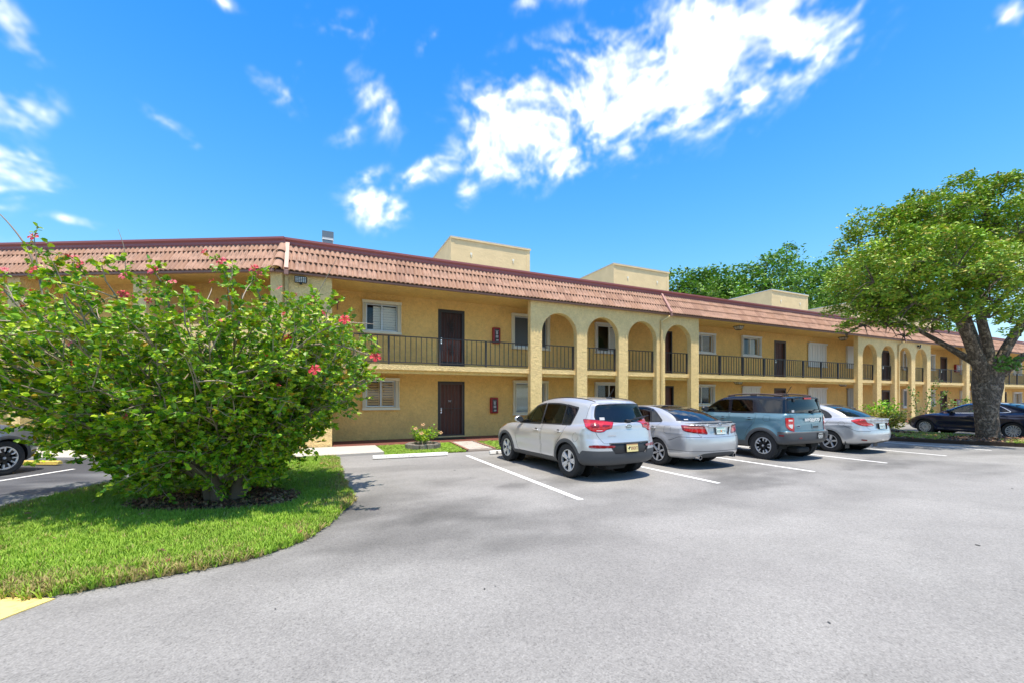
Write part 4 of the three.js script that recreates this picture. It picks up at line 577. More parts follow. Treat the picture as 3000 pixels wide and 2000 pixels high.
// round stone planter with a peach hibiscus
{
  const p = thing('stone_planter', 'low round stone planter on the small grass plot', 'planter', W(2.95, 13.2, .03)), r = rng(9); const st = [[.42, .38, .31], [.36, .33, .28], [.48, .43, .35]].map(c => std(lin(...c), .95, { map: rep(asphN, 3), bumpMap: rep(barkT, 2), bumpScale: .02 }));
  for (let i = 0; i < 14; i++) { const a = i / 14 * 6.283, o = part(p, 'stone', rbx(-.105, .105, 0, .15 + r() * .03, -.085, .085, .03, 2), st[i % 3]); o.position.set(Math.cos(a) * .46, 0, Math.sin(a) * .46); o.rotation.y = -a + Math.PI / 2 + (r() - .5) * .2; }
  part(p, 'soil', new THREE.CylinderGeometry(.42, .42, .1, 20).translate(0, .06, 0), M.soil);
  const h = thing('hibiscus_plant', 'small hibiscus with peach flowers in the stone planter', 'plant', W(2.95, 13.2, .135)), st2 = [], lv = []; const tips = [];
  for (let i = 0; i < 16; i++) { const a = i * 2.4, e = V(Math.cos(a) * (.15 + .36 * r()), .3 + .42 * r(), Math.sin(a) * (.15 + .36 * r())); st2.push(limb([V(Math.cos(a) * .05, 0, Math.sin(a) * .05), e.clone().multiplyScalar(.5).add(V(0, .06, 0)), e], [.012, .008, .004], 4, 3)); tips.push(e); for (let k = 0; k < 30; k++) { const q = e.clone().multiplyScalar(.35 + .68 * r()).add(V((r() - .5) * .14, (r() - .5) * .1, (r() - .5) * .14)); lv.push({ p: q, d: rdir(r, .4), roll: r() * 6, s: .06 + .03 * r(), c: hibColor(r) }); } }
  part(h, 'stems', st2, M.twig); foliage(h, 'foliage', lv, leafA, M.leaf); const pm = new THREE.MeshPhysicalMaterial({ color: lin(.72, .42, .20), roughness: .6, transmission: .25, thickness: 0 });
  for (const q of [[-.16, .62, .2], [.05, .47, .42], [.5, .46, .1], [-.02, .74, -.1]]) { const f = part(h, 'flower', flowerGeo, pm); f.position.set(...q); f.quaternion.setFromUnitVectors(V(0, 1, 0), V(-.1, .35, .9).normalize()); f.scale.setScalar(.062); }
  h.scale.set(1.15, .85, 1.15);
}
// shrubs by the far arcade
function shrub(X, Z, y, w, h, n, seed, label, colorFn, leaf = .09, name = 'shrub') { const s = thing(name, label, 'shrub', G(X, Z, y)), r = rng(seed), st = [], lv = []; for (let i = 0; i < 14; i++) { const a = i * 2.4, q = Math.sqrt((i + .5) / 14), e = V(Math.cos(a) * w * q, h * (.6 + .4 * r()) * (1 - .35 * q * q), Math.sin(a) * w * q * .7); st.push(limb([V(e.x * .2, 0, e.z * .2), e.clone().multiplyScalar(.6), e], [.02, .013, .006], 4, 2)); for (let k = 0; k < n / 14; k++) lv.push({ p: e.clone().multiplyScalar(.35 + .65 * r()).add(V((r() - .5) * w * .5, (r() - .5) * h * .35, (r() - .5) * w * .4)), ...lay(rdir(r, .2), r, .9), s: leaf * (.6 + .8 * r()), c: colorFn(r) }); } for (const l of lv) l.p.y = Math.max(.04, l.p.y); part(s, 'stems', st, M.twig); foliage(s, 'foliage', lv, leafA, M.leaf); }
const croton = r => { const k = .7 + .6 * r(), t = r(); return t < .55 ? [.60 * k, .58 * k, .08 * k] : t < .7 ? [.68 * k, .52 * k, .25 * k] : [.12 * k, .24 * k, .03 * k]; }, lime = r => { const k = .7 + .6 * r(); return [.32 * k, .60 * k, .03 * k]; };
shrub(19.0, 21.4, .03, 1.25, 1.1, 2200, 41, 'yellow-leaved croton hedge between the silver sedan and the navy sedan', croton, .11); shrub(19.7, 22.2, .03, .9, 1.65, 1100, 42, 'bright lime green shrub rising behind the yellow croton', lime, .12);
function leggy(X, Z, stems, seed, label) { const s = thing('leggy_plant', label, 'plant', G(X, Z, .03), 0, 'tall thin plants by the arcade'), r = rng(seed), st = [], lv = []; for (const [a, b, h] of stems) { const e = V(a + b, h, .1), m = V(a + b * .4, h * .55, 0); st.push(limb([V(a, 0, 0), m, e], [.022, .015, .006], 5, 4)); const c = new THREE.CatmullRomCurve3([V(a, 0, 0), m, e]); for (let k = 0; k < 75; k++) { const p = c.getPoint(.3 + .7 * r()); lv.push({ p: p.add(V((r() - .5) * .32, (r() - .5) * .25, (r() - .5) * .3)), d: rdir(r, .2), roll: r() * 6, s: .09 + .06 * r(), c: r() < .25 ? [.42, .40, .14] : [.13 + .08 * r(), .25 + .1 * r(), .04] }); } } part(s, 'stems', st, M.twig); foliage(s, 'foliage', lv, leafA, M.leaf); }
leggy(21.9, 22.4, [[0, -.6, 2.1], [.1, .8, 2.6], [.2, 1.1, 2.0]], 51, 'tall thin leafy plant in front of the second arcade'); leggy(23.2, 22.5, [[0, .3, 1.5], [.4, .6, 1.2]], 52, 'thin leafy plant beside the far barred door'); leggy(24.1, 22.5, [[0, .4, 1.7], [-.3, .1, 1.3], [.5, .8, 1.9]], 53, 'thin leafy plant next to the oak trunk above the navy sedan');

// ---------- wheel stops and small things ----------
function stopGeo(L) { const s = new THREE.Shape([[-.085, 0], [.085, 0], [.07, .1], [.045, .125], [-.045, .125], [-.07, .1]].map(p => new THREE.Vector2(...p))); return new THREE.ExtrudeGeometry(s, { depth: L - .1, bevelEnabled: true, bevelSize: .008, bevelThickness: .05, bevelOffset: -.03, bevelSegments: 1 }).translate(0, 0, -(L - .1) / 2).rotateY(Math.PI / 2); }
const ws1 = thing('wheel_stop', 'white concrete wheel stop in the empty stall', 'wheel stop', W(2.24, 11.45, .002), TH - .04, 'wheel stops'); part(ws1, 'block', metreUV(stopGeo(2.0)), M.stopWhite);
const ws2 = thing('wheel_stop', 'white wheel stop with black stencilled letters at the front tyre of the silver crossover', 'wheel stop', W(5.35, 11.15, .002), TH, 'wheel stops'); part(ws2, 'block', metreUV(stopGeo(1.9)), M.stopWhite);
[...'RESERVED'].forEach((ch, i) => { const t = part(ws2, 'stencil_letter', text(ch, .088, .003), M.black); t.rotation.x = -.15; t.position.set(-.74 + i * .21, .054, .0795); });
const ws3 = thing('wheel_stop', 'yellow concrete wheel stop before the grey car at the left edge', 'wheel stop', G(-11.72, 10.05, .006), -.06, 'wheel stops'); part(ws3, 'block', metreUV(stopGeo(1.85)), M.yellowPaint);
const ws4 = thing('wheel_stop', 'white concrete wheel stop half hidden behind the bush', 'wheel stop', G(-8.2, 9.95, .006), -.06, 'wheel stops'); part(ws4, 'block', metreUV(stopGeo(1.85)), M.stopWhite);
solo('sprinkler_riser', [limb([V(0, 0, 0), V(.06, .5, 0), V(.09, .85, 0)], [.03, .028, .026], 8, 2), rbx(.03, .17, .83, .87, -.03, .03, .01)], M.black, 'leaning black sprinkler riser in the grass at the left wing wall', 'sprinkler', null, G(-15.55, 13.9, .03));
// ---------- cars: smooth implicit bodies, meshed, then cut into panels, panes and lamps ----------
const smax = (a, b, k) => { const h = Math.max(k - Math.abs(a - b), 0) / k; return Math.max(a, b) + h * h * k * .25; }, smin = (a, b, k) => -smax(-a, -b, k);
function spline(pts, n = 5) {   // closed outline; a point given twice is a sharp corner
  const out = []; const N = pts.length; for (let i = 0; i < N; i++) { const a = pts[(i + N - 1) % N], b = pts[i], c = pts[(i + 1) % N], d = pts[(i + 2) % N]; if (b[0] === c[0] && b[1] === c[1]) continue; const sb = a[0] === b[0] && a[1] === b[1], sc = c[0] === d[0] && c[1] === d[1]; const P0 = sb ? b : a, P3 = sc ? c : d; for (let k = 0; k < n; k++) { const t = k / n, t2 = t * t, t3 = t2 * t; out.push([0, 1].map(q => .5 * (2 * b[q] + (c[q] - P0[q]) * t + (2 * P0[q] - 5 * b[q] + 4 * c[q] - P3[q]) * t2 + (-P0[q] + 3 * b[q] - 3 * c[q] + P3[q]) * t3))); } } return out;
}
function surfaceNets(f, lo, hi, cell) {
  const nx = Math.ceil((hi[0] - lo[0]) / cell) + 1, ny = Math.ceil((hi[1] - lo[1]) / cell) + 1, hz = Math.ceil(hi[2] / cell), nz = 2 * hz + 1, v = new Float32Array(nx * ny * nz), id = (i, j, k) => (k * ny + j) * nx + i;
  for (let k = hz; k < nz; k++) for (let j = 0; j < ny; j++) for (let i = 0; i < nx; i++) { const q = f(lo[0] + i * cell, lo[1] + j * cell, (k - hz) * cell); v[id(i, j, k)] = q; v[id(i, j, 2 * hz - k)] = q; }
  const vid = new Int32Array(nx * ny * nz).fill(-1), P = [], T = [];
  for (let k = 0; k < nz - 1; k++) for (let j = 0; j < ny - 1; j++) for (let i = 0; i < nx - 1; i++) {
    let n = 0, sx = 0, sy = 0, sz = 0; const c = []; for (let q = 0; q < 8; q++) c.push(v[id(i + (q & 1), j + (q >> 1 & 1), k + (q >> 2))]); let neg = 0; for (const q of c) if (q < 0) neg++; if (!neg || neg === 8) continue;
    for (let a = 0; a < 8; a++) for (const b of [1, 2, 4]) { if (a & b) continue; const p = c[a], q = c[a | b]; if ((p < 0) === (q < 0)) continue; const t = p / (p - q); sx += (a & 1) + (b === 1 ? t : 0); sy += (a >> 1 & 1) + (b === 2 ? t : 0); sz += (a >> 2) + (b === 4 ? t : 0); n++; }
    vid[id(i, j, k)] = P.length / 3; P.push(lo[0] + (i + sx / n) * cell, lo[1] + (j + sy / n) * cell, (k - hz + sz / n) * cell);
  }
  const quad = (a, b, c, d, fl) => { if (a < 0 || b < 0 || c < 0 || d < 0) return; if (fl) T.push(a, c, b, a, d, c); else T.push(a, b, c, a, c, d); };
  for (let k = 1; k < nz - 1; k++) for (let j = 1; j < ny - 1; j++) for (let i = 1; i < nx - 1; i++) { const s = v[id(i, j, k)] < 0;
    if (s !== v[id(i + 1, j, k)] < 0) quad(vid[id(i, j - 1, k - 1)], vid[id(i, j, k - 1)], vid[id(i, j, k)], vid[id(i, j - 1, k)], !s);
    if (s !== v[id(i, j + 1, k)] < 0) quad(vid[id(i - 1, j, k - 1)], vid[id(i - 1, j, k)], vid[id(i, j, k)], vid[id(i, j, k - 1)], !s);
    if (s !== v[id(i, j, k + 1)] < 0) quad(vid[id(i - 1, j - 1, k)], vid[id(i, j - 1, k)], vid[id(i, j, k)], vid[id(i - 1, j, k)], !s); }
  return { P, T };
}
function gradOf(f, x, y, z, e = .004) { const gx = f(x + e, y, z) - f(x - e, y, z), gy = f(x, y + e, z) - f(x, y - e, z), gz = f(x, y, z + e) - f(x, y, z - e), l = Math.hypot(gx, gy, gz) || 1; return [gx / l, gy / l, gz / l, l / (2 * e)]; }
// triangle soup with 6 numbers a vertex; split along fn = 0
function splitTris(S, fn) {
  const A = [], Bq = []; const vals = new Float32Array(S.length / 6); for (let i = 0; i < vals.length; i++) vals[i] = fn(S[i * 6], S[i * 6 + 1], S[i * 6 + 2]);
  const push = (D, i) => { for (let q = 0; q < 6; q++) D.push(S[i * 6 + q]); };
  const mix = (D, i, j) => { const t = vals[i] / (vals[i] - vals[j]); for (let q = 0; q < 6; q++) D.push(S[i * 6 + q] + (S[j * 6 + q] - S[i * 6 + q]) * t); };
  for (let t = 0; t < vals.length; t += 3) {
    const n = (vals[t] < 0) + (vals[t + 1] < 0) + (vals[t + 2] < 0); if (n === 3) { push(A, t); push(A, t + 1); push(A, t + 2); continue; } if (!n) { push(Bq, t); push(Bq, t + 1); push(Bq, t + 2); continue; }
    let a = 0; for (let k = 0; k < 3; k++) if ((vals[t + k] < 0) === (n === 1)) a = k; const i = t + a, j = t + (a + 1) % 3, k = t + (a + 2) % 3, one = n === 1 ? A : Bq, two = n === 1 ? Bq : A;
    push(one, i); mix(one, i, j); mix(one, i, k); mix(two, i, j); push(two, j); push(two, k); mix(two, i, j); push(two, k); mix(two, i, k);
  }
  return [A, Bq];
}
function soupGeo(S, off = 0) { const n = S.length / 6, P = new Float32Array(n * 3), N = new Float32Array(n * 3); for (let i = 0; i < n; i++) { const l = Math.hypot(S[i * 6 + 3], S[i * 6 + 4], S[i * 6 + 5]) || 1; for (let q = 0; q < 3; q++) { N[i * 3 + q] = S[i * 6 + 3 + q] / l; P[i * 3 + q] = S[i * 6 + q] + N[i * 3 + q] * off; } } const g = new THREE.BufferGeometry(); g.setAttribute('position', new THREE.BufferAttribute(P, 3)); g.setAttribute('normal', new THREE.BufferAttribute(N, 3)); g.setAttribute('uv', new THREE.BufferAttribute(new Float32Array(n * 2), 2)); return g; }

const flake = tex(256, (x, y) => .93 + .14 * (n3(x * 128, y * 128, 2, 128) - .5));
const paint = (r, g, b, metal = .55, rough = .34) => new THREE.MeshPhysicalMaterial({ color: lin(r, g, b), metalness: metal, roughness: rough, clearcoat: 1, clearcoatRoughness: .03 });
const CM = {
  silver: paint(.60, .605, .61), silverB: paint(.54, .545, .55), silverC: paint(.58, .585, .59), navy: paint(.012, .018, .055, .4, .3), blackPaint: paint(.012, .012, .014, .3, .3), greyBlue: paint(.22, .25, .30), teal: paint(.105, .215, .27, .3, .34), roofBlack: new THREE.MeshPhysicalMaterial({ color: lin(.008, .011, .02), roughness: .16, clearcoat: .4, clearcoatRoughness: .05, ior: 1.4 }),
  mirror: std(lin(.06, .07, .08), .06, { metalness: .2 }), clad: std(lin(.075, .078, .082), .62), seam: std(lin(.02, .02, .022), .8), trim: std(lin(.02, .02, .022), .4), tyre: std(lin(.028, .028, .029), .85, { bumpMap: rep(asphN, 5), bumpScale: .004 }), well: std(lin(.01, .01, .01), .95), under: std(lin(.02, .02, .02), .9),
  glassD: new THREE.MeshPhysicalMaterial({ color: lin(.055, .07, .07), roughness: .015, transmission: 1, thickness: 0, ior: 1.5, specularIntensity: 1 }), glassL: new THREE.MeshPhysicalMaterial({ color: lin(.50, .60, .50), roughness: .015, transmission: 1, thickness: 0, ior: 1.5 }), glassR: new THREE.MeshPhysicalMaterial({ color: lin(.006, .010, .016), roughness: .02, metalness: 0, ior: 1.55 }),
  red: new THREE.MeshPhysicalMaterial({ color: lin(.50, .012, .016), roughness: .12, clearcoat: 1 }), redDark: new THREE.MeshPhysicalMaterial({ color: lin(.20, .006, .01), roughness: .1, clearcoat: 1 }), redPale: new THREE.MeshPhysicalMaterial({ color: lin(.62, .20, .17), roughness: .12, clearcoat: 1 }), white: new THREE.MeshPhysicalMaterial({ color: lin(.66, .64, .62), roughness: .12, clearcoat: 1 }), amber: new THREE.MeshPhysicalMaterial({ color: lin(.75, .30, .05), roughness: .15, clearcoat: 1 }), lampGrey: new THREE.MeshPhysicalMaterial({ color: lin(.25, .26, .28), roughness: .08, clearcoat: 1, metalness: .5 }),
  rim: std(lin(.68, .68, .68), .3, { metalness: .45 }), rimDark: std(lin(.025, .025, .027), .35, { metalness: .4 }), seat: std(lin(.055, .05, .045), .8), seatTan: std(lin(.12, .10, .08), .8), grey: std(lin(.5, .5, .51), .4)
};
function wheelParts(parent, st, R, wd, x, side) {   // side -1 left, +1 right
  const g = grp(parent, 'wheel', V(x, R, side * st.track)), o = side; const rr = R * st.rim, h = wd / 2;
  const prof = [[rr, -h * .72], [rr + .01, -h * .86], [R * .86, -h], [R * .95, -h * .93], [R * .985, -h * .8], [R, -h * .6], [R, -h * .34], [R - .009, -h * .32], [R - .009, -h * .24], [R, -h * .22], [R, -.05 * h], [R - .009, -.04 * h], [R - .009, .04 * h], [R, .05 * h], [R, h * .22], [R - .009, h * .24], [R - .009, h * .32], [R, h * .34], [R, h * .6], [R * .985, h * .8], [R * .95, h * .93], [R * .86, h], [rr + .01, h * .86], [rr, h * .72]];
  const tg = [new THREE.LatheGeometry(prof.map(p => new THREE.Vector2(...p)), 44).rotateX(Math.PI / 2)];
  if (st.lugs) for (let k = 0; k < 46; k++) { const a = k / 46 * 6.283; for (const s of [-1, 1]) tg.push(bx(-.016, .016, R - .02, R + .010, s * h * .66 - .045, s * h * .66 + .045).rotateZ(a + s * .03)); }
  part(g, 'tyre', toCreasedNormals(merge(tg), .6), CM.tyre);
  const f = o * h * .62, D = [], L = [];   // face plane of the rim
  const cyl = (r0, r1, z0, z1) => { const q = new THREE.LatheGeometry([new THREE.Vector2(r0, z0), new THREE.Vector2(r1, z0), new THREE.Vector2(r1, z1), new THREE.Vector2(r0, z1), new THREE.Vector2(r0, z0)], 40).rotateX(Math.PI / 2); return toCreasedNormals(q, .5); };
  L.push(cyl(rr * .93, rr * 1.01, Math.min(f - .02 * o, f + .02 * o), Math.max(f - .02 * o, f + .02 * o)));
  D.push(cyl(rr * .985, rr * 1.0, -h * .7, h * .6), new THREE.CylinderGeometry(rr, rr, .01, 36).rotateX(Math.PI / 2).translate(0, 0, -o * h * .1), new THREE.CylinderGeometry(rr * .62, rr * .62, .02, 30).rotateX(Math.PI / 2).translate(0, 0, o * h * .1));
  const spoke = (a, w0, w1, r0, r1, z0, z1, th = .03) => { const s = new THREE.Shape([[-w0 / 2, r0], [w0 / 2, r0], [w1 / 2, r1], [-w1 / 2, r1]].map(p => new THREE.Vector2(...p))); const q = new THREE.ExtrudeGeometry(s, { depth: th, bevelEnabled: true, bevelSize: .004, bevelThickness: .004, bevelSegments: 1 }); const P = q.attributes.position; for (let i = 0; i < P.count; i++) { const t = (P.getY(i) - r0) / (r1 - r0); P.setZ(i, (P.getZ(i) - th / 2) * 1 + o * lerp(z0, z1, clamp(t)) + f); } q.computeVertexNormals(); return q.rotateZ(a); };
  const n = st.n; for (let k = 0; k < n; k++) { const a = k / n * 6.283 + st.a0;
    if (st.kind === 'twin') for (const s of [-1, 1]) L.push(spoke(a + s * st.sp, .044, .048, rr * .18, rr * .96, -.015, 0));
    else if (st.kind === 'fan') L.push(spoke(a, rr * .20, rr * .15, rr * .16, rr * .96, -.012, 0));
    else if (st.kind === 'block') { D.push(spoke(a, rr * .24, rr * .44, rr * .14, rr * .95, -.02, -.002)); for (const s of [-1, 1]) L.push(spoke(a + s * .26, .018, .026, rr * .58, rr * .95, .004, .006)); L.push(spoke(a, rr * .46, rr * .52, rr * .86, rr * .95, .004, .006)); }
    else if (st.kind === 'star') { L.push(spoke(a, rr * .17, rr * .12, rr * .14, rr * .96, -.02, 0)); L.push(spoke(a + .16, .02, .016, rr * .2, rr * .95, -.03, -.012)); }
    else if (st.kind === 'multi') L.push(spoke(a, .030, .026, rr * .18, rr * .96, -.02, 0)); }
  const hub = st.kind === 'block' ? D : L; hub.push(new THREE.CylinderGeometry(rr * .22, rr * .25, .035, 24).rotateX(Math.PI / 2).translate(0, 0, f - o * .008));
  part(g, 'rim', L, CM.rim); part(g, 'rim_barrel', D, CM.rimDark); part(g, 'hub_cap', [new THREE.CylinderGeometry(rr * .11, rr * .12, .05, 16).rotateX(Math.PI / 2).translate(0, 0, f)], CM.grey);
  const nuts = []; for (let k = 0; k < 5; k++) { const a = k / 5 * 6.283; nuts.push(new THREE.CylinderGeometry(.011, .011, .05, 6).rotateX(Math.PI / 2).translate(Math.cos(a) * rr * .17, Math.sin(a) * rr * .17, f - o * .002)); } part(g, 'wheel_nuts', nuts, CM.trim);
}
function makeCar(o) {
  const car = thing(o.name, o.label, o.category || 'car', o.pos, o.turn), S = o, body = spline(o.body), gh = spline(o.cabin), Wd = o.width / 2, R = o.R, A = [0, o.wb];
  const f = (x, y, z) => {
    const az = Math.abs(z), t = az / Wd, t2 = t * t * (t > 1 ? 1 / t : 1);
    const wr = sst(.5, -.6, x), wf = sst(o.wb - .3, o.wb + .8, x), xb = x - o.bowR * t2 * (.35 + .65 * t2) * wr + o.bowF * t2 * (.35 + .65 * t2) * wf;
    let hw = Wd - .045 * clamp((o.waist - y) / .45) ** 2 - .05 * clamp((y - o.waist) / .4) ** 2 - .05 * wr * clamp((-x - .2) / .7) ** 2 - .08 * clamp((x - o.wb) / .8) ** 2;
    hw += o.crease[1] * Math.exp(-(((y - o.crease[0] - o.crease[2] * x) / .035) ** 2)); hw -= (o.scoop || .016) * Math.exp(-(((y - o.waist + .17) / .09) ** 2)) * sst(.35, .7, x) * sst(o.wb - .35, o.wb - .7, x);
    for (const a of A) { const d = Math.hypot(x - a, y - R); hw += (o.flare || .018) * Math.exp(-(((d - R - .06) / .09) ** 2)); }
    let d = smax(polyD(body, xb, y + .02 * t2 * (y > .8 ? 1 : 0)), az - hw, o.kB);
    const yb = y - o.belt, hg = o.beltW - o.tumble * yb - o.cabTaper * ((x - o.cabMid) / 1.6) ** 2, tg = az / o.beltW;
    const xg = x - (o.glassBow || .10) * tg * tg * sst(o.cabMid - .3, o.cabMid - 1.1, x) + .16 * tg * tg * sst(o.cabMid + .4, o.cabMid + 1.2, x);
    const g = smax(polyD(gh, xg, y + .045 * tg * tg), az - hg, o.kG);
    d = smin(d, g, o.kJ || .035);
    if (o.extra) d = o.extra(d, x, y, z); return d;
  };
  const xs = o.body.map(p => p[0]), lo = [Math.min(...xs) - .1, .1, 0], hi = [Math.max(...xs) + .1, Math.max(...o.cabin.map(p => p[1])) + .1, Wd + .1];
  const { P, T } = surfaceNets(f, lo, hi, o.cell || .034), N = new Float32Array(P.length);
  for (let i = 0; i < P.length; i += 3) { for (let k = 0; k < 2; k++) { const g = gradOf(f, P[i], P[i + 1], P[i + 2]), q = clamp(f(P[i], P[i + 1], P[i + 2]) / Math.max(g[3], .3), -.02, .02); P[i] -= g[0] * q; P[i + 1] -= g[1] * q; P[i + 2] -= g[2] * q; } const g = gradOf(f, P[i], P[i + 1], P[i + 2], .008); N[i] = g[0]; N[i + 1] = g[1]; N[i + 2] = g[2]; }
  let soup = []; for (const t of T) soup.push(P[t * 3], P[t * 3 + 1], P[t * 3 + 2], N[t * 3], N[t * 3 + 1], N[t * 3 + 2]);
  const surf = (axis, a, b) => { // first hit from outside: axis 'rear' (z,y), 'left'/'right' (x,y), 'top' (x,z), 'front'
    let p, d; if (axis === 'rear') { p = [lo[0] - .1, b, a]; d = [1, 0, 0]; } else if (axis === 'front') { p = [hi[0] + .1, b, a]; d = [-1, 0, 0]; } else if (axis === 'left') { p = [a, b, -Wd - .2]; d = [0, 0, 1]; } else if (axis === 'right') { p = [a, b, Wd + .2]; d = [0, 0, -1]; } else { p = [a, hi[1] + .1, b]; d = [0, -1, 0]; }
    for (let k = 0; k < 400; k++) { const q = f(...p); if (q < .0005) break; const s = Math.max(q * .6, .0004); p = p.map((c, i) => c + d[i] * s); } const g = gradOf(f, ...p, .01); return { p: V(...p), n: V(g[0], g[1], g[2]) }; };
  const rev = (poly) => { const q = poly.sharp ? poly.pts : spline(poly, 4); return q; };
  // wheel openings, underside
  let res = splitTris(soup, (x, y, z) => Math.max(.45 - Math.abs(z), Math.min(Math.hypot(x, y - R), Math.hypot(x - o.wb, y - R)) - R * o.archK)); soup = res[1];
  res = splitTris(soup, (x, y, z) => { const g = y - (o.underY || .27); return g; }); if (o.underY) { part(car, 'underside', soupGeo(res[0]), CM.under); soup = res[1]; }
  const unroll = (x, z) => Math.abs(z) + (x - lo[0] - .1);
  for (const F of o.feat) {
    if (F.band) { const v0 = splitTris(soup, F.valid), b1 = splitTris(v0[0], (x, y, z) => F.fn(x, y, z) - F.band), b2 = splitTris(b1[0], (x, y, z) => F.fn(x, y, z) + F.band); part(car, F.n, soupGeo(b2[1], F.off || 0), F.m); soup = v0[1].concat(b1[1], b2[0]); continue; }
    const sides = F.v === 'side' ? [-1, 1] : F.v === 'wrap' || F.v === 'wrapF' ? [-1, 1] : [0], poly = F.poly ? (F.sharp ? F.poly : spline(F.poly, 4)) : null;
    for (const s of sides) {
      const fn = (x, y, z) => { if (F.v === 'side') return Math.max(polyD(poly, x, y), .25 - s * z); if (F.v === 'wrap') return Math.max(polyD(poly, unroll(x, z), y), .02 - s * z, x - .6); if (F.v === 'wrapF') return Math.max(polyD(poly, Math.abs(z) + (hi[0] - .1 - x), y), .02 - s * z, o.wb + .1 - x); if (F.v === 'rear') return Math.max(polyD(poly, z, y), x - (F.xmax ?? -.38)); if (F.v === 'front') return Math.max(polyD(poly, z, y), (F.xmin ?? o.wb * .5) - x); if (F.v === 'top') return Math.max(polyD(poly, x, z), (F.ymin || .9) - y); return F.fn(x, y, z); };
      if (F.trim) { const r1 = splitTris(soup, (x, y, z) => fn(x, y, z) - F.trim[1]); soup = r1[1]; const r2 = splitTris(r1[0], fn); part(car, F.trim[2] || 'trim', soupGeo(r2[1], F.trim[3] || -.002), F.trim[0]); if (F.n) F.mesh = part(car, F.n, soupGeo(r2[0], F.off ?? -.006), F.m, F.lab); }
      else { const r1 = splitTris(soup, fn); soup = r1[1]; if (F.m) F.mesh = part(car, F.n, soupGeo(r1[0], F.off || 0), F.m, F.lab); }
      if (F.handle && s) { const h = F.handle, a = surf(s < 0 ? 'left' : 'right', h[0], h[1]).p; part(F.mesh, 'handle', rbx(a.x - .11, a.x + .11, a.y - .016, a.y + .016, a.z - .02 + s * .028, a.z + .02 + s * .028, .015, 3), h[2] || o.paint); part(F.mesh, 'handle_cup', new THREE.SphereGeometry(.06, 16, 10).scale(1, .65, .12).translate(a.x + .01, a.y, a.z), CM.seam); }
    }
  }
  part(car, 'body_shell', soupGeo(soup), o.paint);
  // wheel wells, wheels
  for (const a of A) for (const s of [-1, 1]) part(car, 'wheel_well', [new THREE.CylinderGeometry(R * o.archK + .012, R * o.archK + .012, .34, 24, 1, true, -Math.PI / 2 - .15, Math.PI + .3).rotateX(-Math.PI / 2).rotateZ(0).translate(a, R, s * (Wd - .22)), new THREE.CircleGeometry(R * o.archK + .012, 24).translate(a, R, s * (Wd - .40))], CM.well);
  for (const a of A) for (const s of [-1, 1]) wheelParts(car, { track: Wd - (o.tyreW || .215) / 2 - .015, ...o.wheel }, R, o.tyreW || .215, a, s);
  part(car, 'axle_parts', [bx(-.14, .14, .2, .34, -.6, .6), bar(V(0, R, -.62), V(0, R, .62), .05, 8), bar(V(-.5, .26, .2), V(1.8, .26, .2), .04, 8), rbx(-.62, -.3, .2, .34, -.4, .1, .05)], CM.under);
  // interior
  const bt = o.belt, ci = [bx(o.cabMid - 1.0, o.cabMid + 1.15, .30, .36, -Wd + .2, Wd - .2)]; for (const [sx, nn] of [[o.cabMid + .05, 2], [o.cabMid - .8, 2]]) for (const s of [-1, 1]) ci.push(rbx(sx - .08, sx + .08, bt - .35, bt + .14, s * .36 - .24, s * .36 + .24, .06, 2).rotateZ(0), rbx(sx - .10, sx - .01, bt + .17, bt + .36, s * .36 - .12, s * .36 + .12, .04, 2), rbx(sx - .05, sx + .42, .5, bt - .32, s * .36 - .24, s * .36 + .24, .06, 2)); ci.push(rbx(o.cabMid + .78, o.cabMid + 1.2, bt - .3, bt - .02, -Wd + .22, Wd - .22, .06, 2));
  part(car, 'interior', ci, o.seat || CM.seat); part(car, 'steering_wheel', new THREE.TorusGeometry(.17, .016, 6, 20).rotateY(Math.PI / 2).rotateZ(.4).translate(o.cabMid + .62, bt - .02, -.36), CM.trim);
  // door mirrors
  for (const s of [-1, 1]) { const [mx, my] = o.mirror, a = surf(s < 0 ? 'left' : 'right', mx, my - .06).p, m = grp(car, 'mirror', V(mx, my, a.z)); part(m, 'housing', new THREE.SphereGeometry(.12, 18, 12).scale(.55, .62, .9).translate(.0, .02, s * .12), o.mirrorMat || o.paint); part(m, 'glass', new THREE.CircleGeometry(.098, 20).scale(1, .66, 1).rotateY(-Math.PI / 2).translate(-.069, .02, s * .12), CM.mirror); part(m, 'arm', rbx(-.03, .03, -.06, .0, Math.min(0, s * .1) - .01, Math.max(0, s * .1) + .01, .01), CM.trim); }
  const C = { car, surf, f, lo, hi, Wd, at: (axis, a, b, geo, m, name, off = .002, parent = car) => { const h = surf(axis, a, b), k = part(parent, name, geo, m); k.position.copy(h.p).addScaledVector(h.n, off); const X = axis === 'rear' ? V(0, 0, -1) : axis === 'front' ? V(0, 0, 1) : axis === 'left' ? V(-1, 0, 0) : V(1, 0, 0); return C.orient(k, h.n, axis); },
    orient: (k, n, axis) => { let up = V(0, 1, 0); if (axis === 'top') up = V(-1, 0, 0); const xr = up.clone().cross(n).normalize(), yr = n.clone().cross(xr); k.quaternion.setFromRotationMatrix(new THREE.Matrix4().makeBasis(xr, yr, n)); return k; } };
  return C;
}
function plate(C, z, y, draw, frame, axis = 'rear') {
  const t = canvasTex(256, 128, draw), m = std(0xffffff, .4, { map: t }), g = new THREE.PlaneGeometry(.295, .148).translate(0, 0, .0125), k = C.at(axis, z, y, rbx(-.155, .155, -.081, .081, -.004, .009, .008, 2), frame, 'plate_frame', .004); const q = part(k, 'licence_plate', g, m); return k;
}
const turnV = TH + Math.PI / 2;
